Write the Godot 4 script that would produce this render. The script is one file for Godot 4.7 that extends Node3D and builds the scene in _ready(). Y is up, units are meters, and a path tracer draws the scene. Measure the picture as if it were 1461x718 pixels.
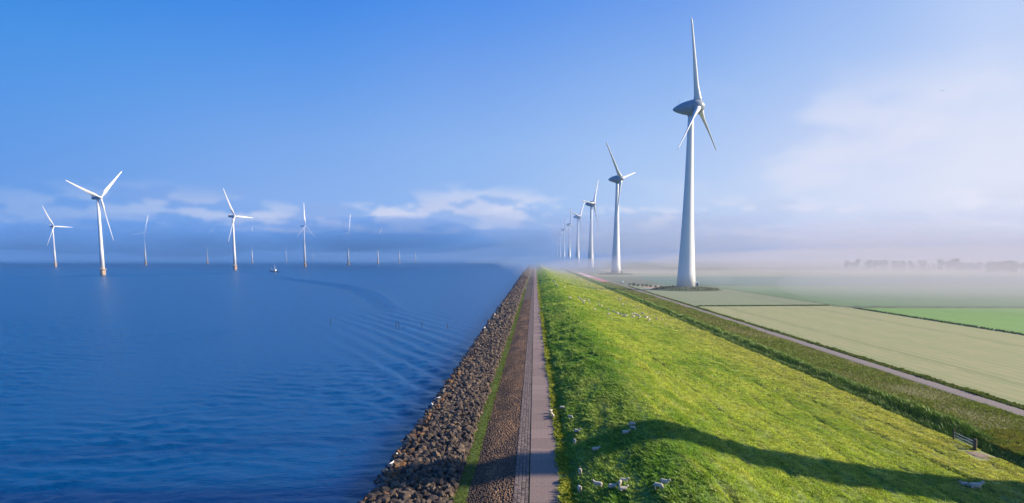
extends Node3D

# World: the dike runs along -Z, the lake lies on -X, the polder on +X. Polder level is y = 0.
const WATER_Y := 3.0
const EXPOSURE := 1.9
const SUN_ELEVATION := 28.0
const SUN_AZIMUTH := 86.0      # clockwise from -Z

var rng := RandomNumberGenerator.new()
var nz := FastNoiseLite.new()
var nz2 := FastNoiseLite.new()
var used := {}
var tex := {}
var mats := {}

# ------------------------------------------------------------------ helpers
func lin(r: float, g: float, b: float) -> Color:
	return Color(r, g, b).linear_to_srgb()

func mat(key: String, c: Color, rough := 0.9) -> StandardMaterial3D:
	var m := StandardMaterial3D.new()
	m.resource_name = key
	m.albedo_color = c
	m.roughness = rough
	mats[key] = m
	return m

func noise_tex(key: String, freq: float, lo: Color, hi: Color, octaves := 4, size := 512, mid = null) -> NoiseTexture2D:
	var n := FastNoiseLite.new()
	n.seed = hash(key) % 1000
	n.noise_type = FastNoiseLite.TYPE_SIMPLEX_SMOOTH
	n.frequency = freq
	n.fractal_octaves = octaves
	var t := NoiseTexture2D.new()
	t.width = size
	t.height = size
	t.seamless = true
	t.noise = n
	var g := Gradient.new()
	g.set_color(0, lo)
	g.set_color(1, hi)
	g.set_offset(0, 0.25)
	g.set_offset(1, 0.75)
	if mid != null:
		g.add_point(0.5, mid)
	t.color_ramp = g
	tex[key] = t
	return t

func grain(m: StandardMaterial3D, t: Texture2D, metres: float) -> void:
	m.albedo_texture = t
	m.uv1_triplanar = true
	m.uv1_world_triplanar = true
	m.uv1_scale = Vector3.ONE / metres

func numbered(called: String) -> String:
	if not used.has(called):
		used[called] = 0
		return called
	used[called] += 1
	return "%s_%03d" % [called, used[called]]

func tag(o: Node, label := "", category := "", group := "", kind := "") -> void:
	if label != "": o.set_meta("label", label)
	if category != "": o.set_meta("category", category)
	if group != "": o.set_meta("group", group)
	if kind != "": o.set_meta("kind", kind)

func base(called: String, at := Vector3.ZERO, turn := 0.0) -> Node3D:
	var o := Node3D.new()
	o.name = numbered(called)
	o.position = at
	o.rotation.y = turn
	add_child(o)
	return o

func part(called: String, mesh: Mesh, m: Material, parent: Node) -> MeshInstance3D:
	var o := MeshInstance3D.new()
	o.name = called
	o.mesh = mesh
	o.material_override = m
	parent.add_child(o, true)
	return o

func whole(called: String, mesh: Mesh, m: Material) -> MeshInstance3D:
	var o := MeshInstance3D.new()
	o.name = numbered(called)
	o.mesh = mesh
	o.material_override = m
	add_child(o)
	return o

func copy(src: Node3D) -> Node3D:
	var c: Node3D = src.duplicate()
	c.name = numbered(str(src.name))
	add_child(c)
	return c

# a lofted skin through rings of equal size; smooth normals
func loft(rings: Array, closed := true, caps := true) -> ArrayMesh:
	var st := SurfaceTool.new()
	st.begin(Mesh.PRIMITIVE_TRIANGLES)
	st.set_smooth_group(0)
	loft_into(st, rings, closed, caps)
	st.generate_normals()
	return st.commit()

func loft_into(st: SurfaceTool, rings: Array, closed := true, caps := true) -> void:
	var n: int = rings[0].size()
	for i in rings.size() - 1:
		var a: PackedVector3Array = rings[i]
		var b: PackedVector3Array = rings[i + 1]
		for j in (n if closed else n - 1):
			var k := (j + 1) % n
			st.add_vertex(a[j]); st.add_vertex(a[k]); st.add_vertex(b[k])
			st.add_vertex(a[j]); st.add_vertex(b[k]); st.add_vertex(b[j])
	if caps and closed:
		for e in [0, rings.size() - 1]:
			var r: PackedVector3Array = rings[e]
			var c := Vector3.ZERO
			for p in r: c += p
			c /= n
			for j in n:
				var k := (j + 1) % n
				if e == 0:
					st.add_vertex(c); st.add_vertex(r[k]); st.add_vertex(r[j])
				else:
					st.add_vertex(c); st.add_vertex(r[j]); st.add_vertex(r[k])

func circle(y: float, r: float, n := 24, centre := Vector3.ZERO) -> PackedVector3Array:
	var out := PackedVector3Array()
	for i in n:
		var a := TAU * i / n
		out.append(centre + Vector3(cos(a) * r, y, sin(a) * r))
	return out

func lathe(profile: Array, n := 24) -> ArrayMesh:      # [[y, r], ...]
	var rings := []
	for p in profile: rings.append(circle(p[0], p[1], n))
	return loft(rings)

# bevelled box centred on c
func box_into(st: SurfaceTool, c: Vector3, s: Vector3, bev := 0.02) -> void:
	var h := s / 2.0
	var rings := []
	for lv in [[-h.y, bev], [-h.y + bev, 0.0], [h.y - bev, 0.0], [h.y, bev]]:
		var r := PackedVector3Array()
		var x: float = h.x - lv[1]
		var z: float = h.z - lv[1]
		var k: float = bev
		for q in [[-x, -z + k], [-x + k, -z], [x - k, -z], [x, -z + k], [x, z - k], [x - k, z], [-x + k, z], [-x, z - k]]:
			r.append(c + Vector3(q[0], lv[0], q[1]))
		rings.append(r)
	st.set_smooth_group(-1)
	loft_into(st, rings)

func box(c: Vector3, s: Vector3, bev := 0.02) -> ArrayMesh:
	var st := SurfaceTool.new()
	st.begin(Mesh.PRIMITIVE_TRIANGLES)
	box_into(st, c, s, bev)
	st.generate_normals()
	return st.commit()

func tube(a: Vector3, b: Vector3, ra: float, rb: float, n := 8) -> ArrayMesh:
	var d := (b - a).normalized()
	var u := d.cross(Vector3.UP if absf(d.y) < 0.9 else Vector3.RIGHT).normalized()
	var v := d.cross(u)
	var r1 := PackedVector3Array()
	var r2 := PackedVector3Array()
	for i in n:
		var t := TAU * i / n
		r1.append(a + (u * cos(t) + v * sin(t)) * ra)
		r2.append(b + (u * cos(t) + v * sin(t)) * rb)
	return loft([r1, r2])

# a height sheet over lists of x and z; h(x, z) -> y, tint(x, z, y) -> Color
func sheet(xs: PackedFloat32Array, zs: PackedFloat32Array, h: Callable, tint = null, uv_metres := 0.0) -> ArrayMesh:
	var nx := xs.size()
	var nzz := zs.size()
	var p := PackedVector3Array(); p.resize(nx * nzz)
	var nrm := PackedVector3Array(); nrm.resize(nx * nzz)
	var col := PackedColorArray()
	var uv := PackedVector2Array()
	if tint != null: col.resize(nx * nzz)
	if uv_metres > 0.0: uv.resize(nx * nzz)
	for j in nzz:
		for i in nx:
			var y: float = h.call(xs[i], zs[j])
			p[j * nx + i] = Vector3(xs[i], y, zs[j])
			if tint != null: col[j * nx + i] = tint.call(xs[i], zs[j], y)
			if uv_metres > 0.0: uv[j * nx + i] = Vector2(xs[i], zs[j]) / uv_metres
	for j in nzz:
		for i in nx:
			var a := p[j * nx + maxi(i - 1, 0)]
			var b := p[j * nx + mini(i + 1, nx - 1)]
			var c := p[maxi(j - 1, 0) * nx + i]
			var d := p[mini(j + 1, nzz - 1) * nx + i]
			var q := (b - a).cross(d - c)
			if q.y < 0: q = -q
			nrm[j * nx + i] = q.normalized()
	var idx := PackedInt32Array(); idx.resize((nx - 1) * (nzz - 1) * 6)
	var k := 0
	# zs run from near (large z) to far; clockwise seen from above
	for j in nzz - 1:
		for i in nx - 1:
			var a := j * nx + i
			var b := a + 1
			var c := a + nx
			var d := c + 1
			idx[k] = a; idx[k + 1] = c; idx[k + 2] = d
			idx[k + 3] = a; idx[k + 4] = d; idx[k + 5] = b
			k += 6
	var arr := []
	arr.resize(Mesh.ARRAY_MAX)
	arr[Mesh.ARRAY_VERTEX] = p
	arr[Mesh.ARRAY_NORMAL] = nrm
	if tint != null: arr[Mesh.ARRAY_COLOR] = col
	if uv_metres > 0.0: arr[Mesh.ARRAY_TEX_UV] = uv
	arr[Mesh.ARRAY_INDEX] = idx
	var m := ArrayMesh.new()
	m.add_surface_from_arrays(Mesh.PRIMITIVE_TRIANGLES, arr)
	return m

func depths(near: float, far: float, n: int) -> PackedFloat32Array:   # z values, spacing grows with distance
	var out := PackedFloat32Array()
	var k := 60.0 + maxf(0.0, -near)
	for i in n + 1:
		var t := float(i) / n
		out.append(-((near + k) * pow((far + k) / (near + k), t) - k))
	return out

func steps(a: float, b: float, n: int) -> PackedFloat32Array:
	var out := PackedFloat32Array()
	for i in n + 1: out.append(lerpf(a, b, float(i) / n))
	return out

func scatter(called: String, mesh: Mesh, m: Material, where: Array, tints: PackedColorArray, parent: Node = self) -> MultiMeshInstance3D:
	var mm := MultiMesh.new()
	mm.transform_format = MultiMesh.TRANSFORM_3D
	mm.use_colors = tints.size() > 0
	mm.mesh = mesh
	mm.instance_count = where.size()
	for i in where.size():
		mm.set_instance_transform(i, where[i])
	if tints.size() > 0:
		for i in where.size():
			mm.set_instance_color(i, tints[i])
	var o := MultiMeshInstance3D.new()
	o.name = numbered(called) if parent == self else called
	o.multimesh = mm
	o.material_override = m
	parent.add_child(o, true)
	o.set_meta("kind", "stuff")
	return o

func curve_at(pts: Array, x: float) -> float:
	if x <= pts[0][0]: return pts[0][1]
	for i in pts.size() - 1:
		if x <= pts[i + 1][0]:
			var t: float = (x - pts[i][0]) / (pts[i + 1][0] - pts[i][0])
			return lerpf(pts[i][1], pts[i + 1][1], t)
	return pts[-1][1]

func smooth_at(pts: Array, x: float, r: float) -> float:
	return (curve_at(pts, x - r) + curve_at(pts, x) * 2.0 + curve_at(pts, x + r)) / 4.0

# ------------------------------------------------------------------ terrain profile across the dike
const PROFILE := [[2.3, 5.08], [3.3, 5.18], [3.7, 5.3], [4.7, 6.0], [5.6, 6.35], [8.0, 7.3], [10.5, 8.1], [12.0, 8.35], [13.5, 8.2], [17.0, 7.1], [21.3, 5.6], [26.7, 4.4],
	[35.0, 2.9], [44.0, 1.5], [52.0, 0.75], [57.0, 0.35], [58.3, -0.2], [59.6, -0.9], [60.6, -0.9], [62.0, -0.1], [63.2, 0.04], [64.2, -0.1], [65.0, -0.5], [70.0, -0.6]]
const ROCKS := [[-18.0, 1.2], [-15.6, 2.6], [-15.0, 3.0], [-12.0, 3.55], [-9.0, 4.1], [-7.6, 4.2], [-6.9, 3.85]]

func dike_y(x: float, z: float) -> float:
	var y := smooth_at(PROFILE, x, 0.35)
	var b := clampf((x - 2.6) / 2.0, 0.0, 1.0) * clampf((64.0 - x) / 4.0, 0.0, 1.0)
	y += b * (nz.get_noise_2d(x * 3.2, z * 1.1) * 0.2 + nz.get_noise_2d(x * 16.0, z * 5.0 + 300.0) * 0.10)
	# sheep tracks trodden along the slope
	for t in TRACKS:
		var cx: float = t[0] + 1.2 * nz.get_noise_2d(z * 1.3, t[0] * 40.0)
		var d := absf(x - cx)
		if d < 0.8:
			y -= t[1] * (1.0 - d / 0.8) * clampf(0.55 + 1.3 * nz.get_noise_2d(z * 2.5, t[0] * 11.0 + 90.0), 0.0, 1.0)
	return y
const TRACKS := [[14.3, 0.4], [19.5, 0.3], [24.0, 0.45], [29.5, 0.3], [34.5, 0.4], [40.5, 0.3], [46.5, 0.45], [51.0, 0.3]]

func _ready() -> void:
	rng.seed = 7
	nz.seed = 11
	nz.noise_type = FastNoiseLite.TYPE_SIMPLEX_SMOOTH
	nz.frequency = 0.03
	nz.fractal_octaves = 3
	nz2.seed = 23
	nz2.noise_type = FastNoiseLite.TYPE_SIMPLEX_SMOOTH
	nz2.frequency = 1.0
	nz2.fractal_octaves = 5

	# --- camera: a drone 25 m above the polder, over the landward edge of the path
	var cam := Camera3D.new()
	cam.name = "camera"
	cam.near = 0.5
	cam.far = 40000.0
	cam.projection = Camera3D.PROJECTION_FRUSTUM
	cam.size = 0.73641 * cam.near
	cam.frustum_offset = Vector2(0, 0.12265 * cam.near)
	cam.position = Vector3(0, 25.0, 0)
	cam.rotation_degrees = Vector3(-6.5, 1.897, 0)
	add_child(cam)
	cam.current = true

	# --- sky, exposure, haze
	var env := Environment.new()
	env.background_mode = Environment.BG_SKY
	env.sky = Sky.new()
	env.sky.sky_material = make_sky()
	env.background_energy_multiplier = 1.0 / EXPOSURE
	env.tonemap_mode = Environment.TONE_MAPPER_LINEAR
	env.tonemap_exposure = EXPOSURE
	env.fog_enabled = true
	env.fog_density = 0.00008
	env.fog_light_color = Color(0.50, 0.72, 1.0)
	env.volumetric_fog_enabled = true
	env.volumetric_fog_density = 0.0
	env.sdfgi_enabled = true
	env.ssao_enabled = true
	env.ssil_enabled = true
	var we := WorldEnvironment.new()
	we.name = "world_environment"
	we.environment = env
	add_child(we)

	# --- sun, straight out over the polder
	var sun := DirectionalLight3D.new()
	sun.name = "sun"
	sun.light_energy = 1.5
	sun.light_color = Color(1.0, 0.93, 0.82)
	sun.light_angular_distance = 0.8
	sun.shadow_enabled = true
	sun.directional_shadow_max_distance = 3000.0
	sun.rotation_degrees = Vector3(-SUN_ELEVATION, -SUN_AZIMUTH + 180.0, 0)
	add_child(sun)

	textures()
	build_fog()
	build_water()
	build_land()
	build_dike()
	build_seaward()
	build_grass()
	build_turbines()
	build_trees()
	build_small_things()
	build_sheep()

# ------------------------------------------------------------------ sky
const SKY_A := [0.0, 54.0, 62.0, 76.0, 92.0, 105.0, 128.0, 180.0]
const SKY_E := [0.0, 4.3, 9.0, 14.5, 19.5, 35.0, 90.0]
const SKY := [
	[[250, 246, 250], [242, 240, 249], [228, 226, 243], [198, 205, 238], [165, 186, 233], [138, 170, 228], [100, 150, 222], [96, 146, 220]],
	[[248, 246, 252], [240, 241, 252], [225, 232, 250], [190, 213, 246], [155, 190, 242], [142, 180, 238], [104, 156, 229], [98, 152, 226]],
	[[236, 241, 252], [225, 231, 250], [203, 216, 247], [170, 200, 245], [143, 183, 240], [124, 170, 236], [90, 152, 230], [86, 150, 228]],
	[[215, 228, 252], [195, 213, 248], [170, 198, 245], [140, 180, 240], [116, 163, 236], [92, 153, 233], [70, 146, 228], [66, 142, 226]],
	[[200, 218, 250], [180, 205, 247], [150, 183, 241], [110, 158, 236], [84, 146, 234], [64, 136, 230], [46, 132, 222], [46, 130, 222]],
	[[150, 190, 240], [130, 175, 238], [105, 160, 236], [75, 138, 228], [58, 125, 222], [44, 115, 214], [38, 110, 205], [38, 110, 205]],
	[[50, 112, 206], [50, 112, 206], [50, 112, 206], [50, 112, 206], [50, 112, 206], [50, 112, 206], [50, 112, 206], [50, 112, 206]]]

func sky_colour(a: float, e: float) -> Color:
	var i := 0
	while i < SKY_A.size() - 2 and a > SKY_A[i + 1]: i += 1
	var j := 0
	while j < SKY_E.size() - 2 and e > SKY_E[j + 1]: j += 1
	var s := smoothstep(0.0, 1.0, clampf((a - SKY_A[i]) / (SKY_A[i + 1] - SKY_A[i]), 0, 1)) * 0.35 + 0.65 * clampf((a - SKY_A[i]) / (SKY_A[i + 1] - SKY_A[i]), 0, 1)
	var t := clampf((e - SKY_E[j]) / (SKY_E[j + 1] - SKY_E[j]), 0, 1)
	var out := [0.0, 0.0, 0.0]
	for k in 3:
		out[k] = lerpf(lerpf(SKY[j][i][k], SKY[j][i + 1][k], s), lerpf(SKY[j + 1][i][k], SKY[j + 1][i + 1][k], s), t) / 255.0
	return Color(out[0], out[1], out[2])

func make_sky() -> PanoramaSkyMaterial:
	var w := 2048
	var h := 1024
	var im := Image.create(w, h, false, Image.FORMAT_RGBF)
	var below := sky_colour(92, 0).srgb_to_linear()
	im.fill(below)
	for y in h / 2:
		var e := 90.0 - (y + 0.5) * 180.0 / h
		var ce := cos(deg_to_rad(e))
		var se := sin(deg_to_rad(e))
		for x in w:
			var az := (x + 0.5) * 360.0 / w
			var a := absf(wrapf(az - SUN_AZIMUTH, -180.0, 180.0))
			var c := sky_colour(a, e)
			if e < 20.0:
				var r := deg_to_rad(az)
				var d := Vector3(sin(r) * ce, se, -cos(r) * ce)
				var sunny := clampf((128.0 - a) / 70.0, 0.0, 1.0)
				# low bank of broken cumulus all round the horizon
				var n := nz2.get_noise_3d(d.x * 11.0, d.y * 42.0, d.z * 11.0)
				var n2 := nz2.get_noise_3d(d.x * 2.2 + 9.0, d.y * 6.0, d.z * 2.2)
				var band := smoothstep(0.6, 2.2, e) * (1.0 - smoothstep(3.2 + 1.6 * n2, 5.6 + 3.0 * n2, e))
				var white := band * smoothstep(0.02, 0.26, n + 0.6 * n2)
				c = c.lerp(Color(0.86, 0.86, 0.94).lerp(Color(0.97, 0.96, 0.99), sunny), white * lerpf(0.3, 0.85, smoothstep(0.05, 0.4, sunny)))
				# darker undersides lower down
				var n3 := nz2.get_noise_3d(d.x * 5.0 + 4.0, d.y * 22.0 + 3.0, d.z * 5.0)
				var shade := smoothstep(0.0, 0.3, n3) * (1.0 - smoothstep(3.5, 6.0, e))
				c = c.lerp(Color(0.50, 0.62, 0.88).lerp(Color(0.84, 0.86, 0.94), sunny), shade * 0.4)
				# thin veils higher up
				var n4 := nz2.get_noise_3d(d.x * 3.2 + 20.0, d.y * 7.0, d.z * 3.2 + 5.0)
				var veil := smoothstep(0.0, 0.4, n4) * smoothstep(3.0, 6.0, e) * (1.0 - smoothstep(9.0, 15.0, e))
				c = c.lerp(Color(0.93, 0.93, 0.98), veil * 0.6 * smoothstep(0.62, 0.95, sunny))
			im.set_pixel(x, y, c.srgb_to_linear())
	var sm := PanoramaSkyMaterial.new()
	sm.panorama = ImageTexture.create_from_image(im)
	return sm

# ------------------------------------------------------------------ fog
func fog(at: Vector3, size: Vector3, density: float, c: Color, label: String) -> void:
	var m := FogMaterial.new()
	m.density = density
	m.albedo = c
	var f := FogVolume.new()
	f.name = numbered("fog_bank")
	f.shape = RenderingServer.FOG_VOLUME_SHAPE_ELLIPSOID
	f.size = size
	f.position = at
	f.material = m
	add_child(f)
	tag(f, label, "fog", "drifting fog banks", "stuff")

func build_fog() -> void:
	var r := RandomNumberGenerator.new()
	r.seed = 99
	var blue := Color(0.47, 0.70, 1.0)
	var white := Color(0.97, 0.96, 0.98)
	# patches of low stratus hanging above the ground: many flattened lobes of different height
	for row in 4:
		for i in 15:
			var d := 1480.0 + 270.0 * row + r.randf_range(-70.0, 70.0)
			var x := lerpf(-1.0, 1.0, (i + r.randf_range(0.1, 0.9)) / 15.0) * d * 1.02
			var t := clampf((x / d + 0.14) / 0.46, 0.0, 1.0)
			var top := r.randf_range(72.0, 126.0) + row * 5.0
			var bottom := r.randf_range(22.0, 60.0)
			fog(Vector3(x, (top + bottom) / 2.0, -d), Vector3(r.randf_range(240.0, 640.0), top - bottom, r.randf_range(240.0, 460.0)), r.randf_range(0.0010, 0.0044) * lerpf(1.0, 0.15, t),
				blue.lerp(white, t), "low fog bank drifting over the lake" if x < 0 else "low fog bank drifting over the polder")
	# thinner haze on the surface far behind them
	for i in 14:
		var d := 2700.0 + 2600.0 * i / 14.0
		var x := (wrapf(i * 0.618034 + 0.3, 0.0, 1.0) * 2.0 - 1.0) * d * 0.9
		var t := clampf((x / d + 0.14) / 0.46, 0.0, 1.0)
		var top := r.randf_range(90.0, 130.0) + (d - 2700.0) * 0.03
		fog(Vector3(x, top * 0.5 - 20.0, -d), Vector3(d * 0.85, top + 40.0, 1500.0), lerpf(0.00042, 0.0002, t),
			blue.lerp(white, t), "distant haze lying on the lake" if x < 0 else "distant haze lying on the polder")
	# mist lying along the far end of the dike
	for q in [[34, 1330, 200, 700, 0.0009], [30, 1650, 220, 900, 0.0013], [20, 2150, 300, 1000, 0.0013], [-30, 2800, 500, 1300, 0.0010], [120, 1900, 260, 900, 0.0008]]:
		fog(Vector3(q[0], 9, -q[1]), Vector3(q[2], 40, q[3]), q[4], blue.lerp(white, 0.35), "mist lying along the far end of the dike")
	# ground mist on the far fields
	fog(Vector3(1150, 16, -1500), Vector3(1800, 74, 1800), 0.00085, white, "ground mist lying round the far trees")
	fog(Vector3(2300, 22, -1500), Vector3(2200, 110, 1800), 0.0010, white, "ground mist lying beyond the far trees")
	fog(Vector3(305, 6, -800), Vector3(640, 56, 1150), 0.00042, white, "thin morning mist over the road and the nearer fields")
	fog(Vector3(95, 5, -950), Vector3(250, 40, 900), 0.0004, white, "thin morning mist over the far slope of the dike")
	# a thin wisp over the near fields
	fog(Vector3(262, 8, -400), Vector3(230, 30, 260), 0.0018, white, "thin wisp of mist over the bright green field")
	fog(Vector3(330, 9, -520), Vector3(420, 34, 300), 0.0014, white, "thin wisp of mist over the teal field")

# ------------------------------------------------------------------ materials
func textures() -> void:
	noise_tex("soil", 0.02, Color(0.72, 0.72, 0.72), Color(1, 1, 1), 5)
	noise_tex("fine", 0.06, Color(0.6, 0.6, 0.6), Color(1, 1, 1), 5)
	noise_tex("turf", 0.09, Color(0.42, 0.46, 0.40), Color(1, 1, 1), 4)
	noise_tex("relief", 0.05, Color(0, 0, 0), Color(1, 1, 1), 5)

# ------------------------------------------------------------------ water
const WAKE := [[-372.0, 1002.0], [-334.0, 874.0], [-290.0, 760.0], [-244.0, 680.0], [-195.0, 603.0], [-145.0, 516.0], [-115.0, 451.0], [-88.0, 373.0], [-69.0, 308.0], [-62.0, 287.0], [-50.0, 244.0], [-42.0, 215.0]]
const WAKE2 := [[-394.0, 1010.0], [-445.0, 935.0], [-498.0, 850.0], [-543.0, 785.0], [-575.0, 715.0], [-600.0, 640.0]]

func to_line(pts: Array, x: float, d: float) -> Array:      # distance to the polyline, signed side, progress 0..1
	var best := 1e9
	var side := 0.0
	var prog := 0.0
	for i in pts.size() - 1:
		var a := Vector2(pts[i][0], pts[i][1])
		var b := Vector2(pts[i + 1][0], pts[i + 1][1])
		var ab := b - a
		var t := clampf((Vector2(x, d) - a).dot(ab) / ab.length_squared(), 0, 1)
		var q := Vector2(x, d) - (a + ab * t)
		if q.length() < best:
			best = q.length()
			side = signf(ab.cross(q))
			prog = (i + t) / (pts.size() - 1)
	return [best, side, prog]

func wave(x: float, z: float) -> float:
	var d := -z
	var y := 0.0
	if d < 900.0:
		var a := clampf(1.0 - d / 900.0, 0.0, 1.0)
		var calm := 0.35 + 0.65 * smoothstep(-0.25, 0.3, nz.get_noise_2d(x * 0.35 + 50.0, z * 0.25))
		var wx := x + 3.0 * nz.get_noise_2d(x * 1.5, z * 1.5)
		var wz := z + 3.0 * nz.get_noise_2d(x * 1.5 + 70.0, z * 1.5)
		y += 3.4 * a * calm * (0.020 * sin(wz * 2.1 + wx * 0.35) + 0.022 * sin(wz * 1.35 - wx * 0.22 + 1.0) + 0.016 * sin(wz * 3.3 + wx * 0.9) + 0.05 * nz.get_noise_2d(x * 9.0, z * 22.0))
	# ship waves running in to the dike
	if d > 60.0 and d < 330.0 and x > -130.0:
		var cx := lerpf(-17.0, -66.0, clampf((d - 110.0) / 200.0, 0.0, 1.0))
		var e := exp(-pow((x - cx) / (7.0 + 0.045 * d), 2.0)) * smoothstep(70.0, 110.0, d) * (1.0 - smoothstep(230.0, 310.0, d))
		if e > 0.01:
			var ph := 0.886 * x + 0.46 * d + 1.6 * nz.get_noise_2d(x, d * 0.6)
			y += e * (0.19 * sin(ph * TAU / 5.4) + 0.03 * sin(ph * TAU / 3.1 + 1.0))
	if d > 180.0 and d < 1040.0 and x < -20.0:
		for w in [WAKE, WAKE2]:
			var l: Array = to_line(w, x, d)
			var width := 3.0 + d * 0.007
			if l[0] < width * 3.0:
				var q: float = l[0] * l[1] / width
				y += 3.2 * (1.0 - 0.9 * smoothstep(0.55, 0.95, l[2])) * q * exp(-q * q) * (0.9 + 0.5 * nz.get_noise_2d(x * 6.0, z * 6.0))
	return y

func build_water() -> void:
	var m := mat("lake_water", Color(0.02, 0.56, 0.97, 0.04), 0.3)
	m.transparency = BaseMaterial3D.TRANSPARENCY_ALPHA
	m.refraction_enabled = true
	m.refraction_scale = 0.033
	m.metallic_specular = 0.32
	var bed := mat("lake_bed", lin(0.25, 0.24, 0.21), 1.0)
	var lb := whole("lake_bed", sheet(steps(-9000.0, -12.0, 3), PackedFloat32Array([1500.0, -9000.0]), func(_x, _z): return WATER_Y - 4.0), bed)
	tag(lb, "sandy lake bed under the blue water", "lake bed", "", "structure")
	var nt := NoiseTexture2D.new()
	var n := FastNoiseLite.new()
	n.seed = 5
	n.noise_type = FastNoiseLite.TYPE_SIMPLEX_SMOOTH
	n.frequency = 0.02
	n.fractal_octaves = 4
	nt.noise = n
	nt.width = 512
	nt.height = 512
	nt.seamless = true
	nt.as_normal_map = true
	nt.bump_strength = 5.0
	m.normal_enabled = true
	m.normal_texture = nt
	m.normal_scale = 0.6
	m.uv1_triplanar = true
	m.uv1_world_triplanar = true
	m.uv1_scale = Vector3(1.0 / 17.0, 1.0 / 17.0, 1.0 / 8.0)
	# tessellation: rows get longer and columns wider with distance
	var rows := 620
	var cols := 330
	var p := PackedVector3Array(); p.resize((rows + 1) * (cols + 1))
	var nr := PackedVector3Array(); nr.resize((rows + 1) * (cols + 1))
	for j in rows + 1:
		var d := 30.0 * pow(8800.0 / 30.0, float(j) / rows)
		var reach := d * 1.35 + 120.0
		for i in cols + 1:
			var t := float(i) / cols
			var x := -7.0 - (0.35 * t + 0.65 * t * t) * reach
			p[j * (cols + 1) + i] = Vector3(x, WATER_Y + wave(x, -d), -d)
	for j in rows + 1:
		for i in cols + 1:
			var a := p[j * (cols + 1) + maxi(i - 1, 0)]
			var b := p[j * (cols + 1) + mini(i + 1, cols)]
			var c := p[maxi(j - 1, 0) * (cols + 1) + i]
			var e := p[mini(j + 1, rows) * (cols + 1) + i]
			var q := (b - a).cross(e - c)
			nr[j * (cols + 1) + i] = (q if q.y > 0 else -q).normalized()
	var idx := PackedInt32Array(); idx.resize(rows * cols * 6)
	var k := 0
	for j in rows:
		for i in cols:
			var a := j * (cols + 1) + i
			var b := a + 1
			var c := a + cols + 1
			var e := c + 1
			idx[k] = a; idx[k + 1] = e; idx[k + 2] = c
			idx[k + 3] = a; idx[k + 4] = b; idx[k + 5] = e
			k += 6
	var arr := []
	arr.resize(Mesh.ARRAY_MAX)
	arr[Mesh.ARRAY_VERTEX] = p
	arr[Mesh.ARRAY_NORMAL] = nr
	arr[Mesh.ARRAY_INDEX] = idx
	var am := ArrayMesh.new()
	am.add_surface_from_arrays(Mesh.PRIMITIVE_TRIANGLES, arr)
	var o := whole("lake_water", am, m)
	tag(o, "deep blue rippled lake water with a curving boat wake", "water", "", "structure")
	# the lake beside and behind the drone
	var side := SurfaceTool.new()
	side.begin(Mesh.PRIMITIVE_TRIANGLES)
	var q0 := [Vector3(-7, WATER_Y, -30), Vector3(-167.5, WATER_Y, -30), Vector3(-9000, WATER_Y, -6520), Vector3(-9000, WATER_Y, 1500), Vector3(-7, WATER_Y, 1500)]
	for t in [[0, 1, 4], [1, 3, 4], [1, 2, 3]]:
		for v in [t[0], t[2], t[1]]:
			side.set_normal(Vector3.UP)
			side.add_vertex(q0[v])
	var o2 := whole("lake_water", side.commit(), m)
	tag(o2, "outer lake water stretching away past the wind turbines", "water", "", "structure")

# ------------------------------------------------------------------ land
func strip(called: String, label: String, x0: float, x1: float, d0: float, d1: float, y: float, m: Material, cat := "field") -> MeshInstance3D:
	var o := whole(called, sheet(PackedFloat32Array([x0, x1]), PackedFloat32Array([-d0, -d1]), func(_x, _z): return y), m)
	tag(o, label, cat, "", "structure")
	return o

func quad_field(called: String, label: String, pts: Array, y: float, m: Material) -> MeshInstance3D:
	var st := SurfaceTool.new()
	st.begin(Mesh.PRIMITIVE_TRIANGLES)
	var poly := PackedVector2Array()
	for q in pts: poly.append(Vector2(q[0], -q[1]))
	var tri := Geometry2D.triangulate_polygon(poly)
	for i in range(0, tri.size(), 3):
		var a := poly[tri[i]]
		var b := poly[tri[i + 1]]
		var c := poly[tri[i + 2]]
		if (b - a).cross(c - a) < 0:
			var s := b
			b = c
			c = s
		for v in [a, b, c]:
			st.set_normal(Vector3.UP)
			st.add_vertex(Vector3(v.x, y, v.y))
	var o := whole(called, st.commit(), m)
	tag(o, label, "field", "fields of the polder", "structure")
	return o

func field_mat(key: String, c: Color, stripe: Color, metres: float) -> StandardMaterial3D:
	# drilled rows run along the dike: bands across x, broken up with noise
	var im := Image.create(512, 512, false, Image.FORMAT_RGB8)
	var n := FastNoiseLite.new()
	n.seed = hash(key) % 997
	n.noise_type = FastNoiseLite.TYPE_SIMPLEX_SMOOTH
	n.frequency = 0.02
	n.fractal_octaves = 4
	for y in 512:
		for x in 512:
			var q := TAU * x / 512.0
			var s := 0.5 + 0.5 * sin(q * 14.0 + 0.8 * n.get_noise_2d(x, y * 0.2))
			var row := 0.5 + 0.5 * sin(q * 3.0 + 2.0)
			var g := n.get_noise_2d(absf(x - 256.0) * 2.5, absf(y - 256.0) * 0.8)
			var t := clampf(0.15 + 0.6 * s * (0.6 + 0.8 * row) + 0.6 * g, 0.0, 1.0)
			var wheel := absf(wrapf(x - 150.0 + 3.0 * n.get_noise_1d(y * 0.5), -256.0, 256.0))      # tractor tramlines
			var px := c.lerp(stripe, t)
			if (wheel > 8.0 and wheel < 13.0) and g > -0.3: px = px.lerp(stripe * 0.7, 0.7)
			im.set_pixel(x, y, px)
	var m := mat(key, Color.WHITE, 1.0)
	m.albedo_texture = ImageTexture.create_from_image(im)
	m.uv1_triplanar = true
	m.uv1_world_triplanar = true
	m.uv1_scale = Vector3(1.0 / metres, 1.0 / metres, 1.0 / (metres * 2.7))
	return m

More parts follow.
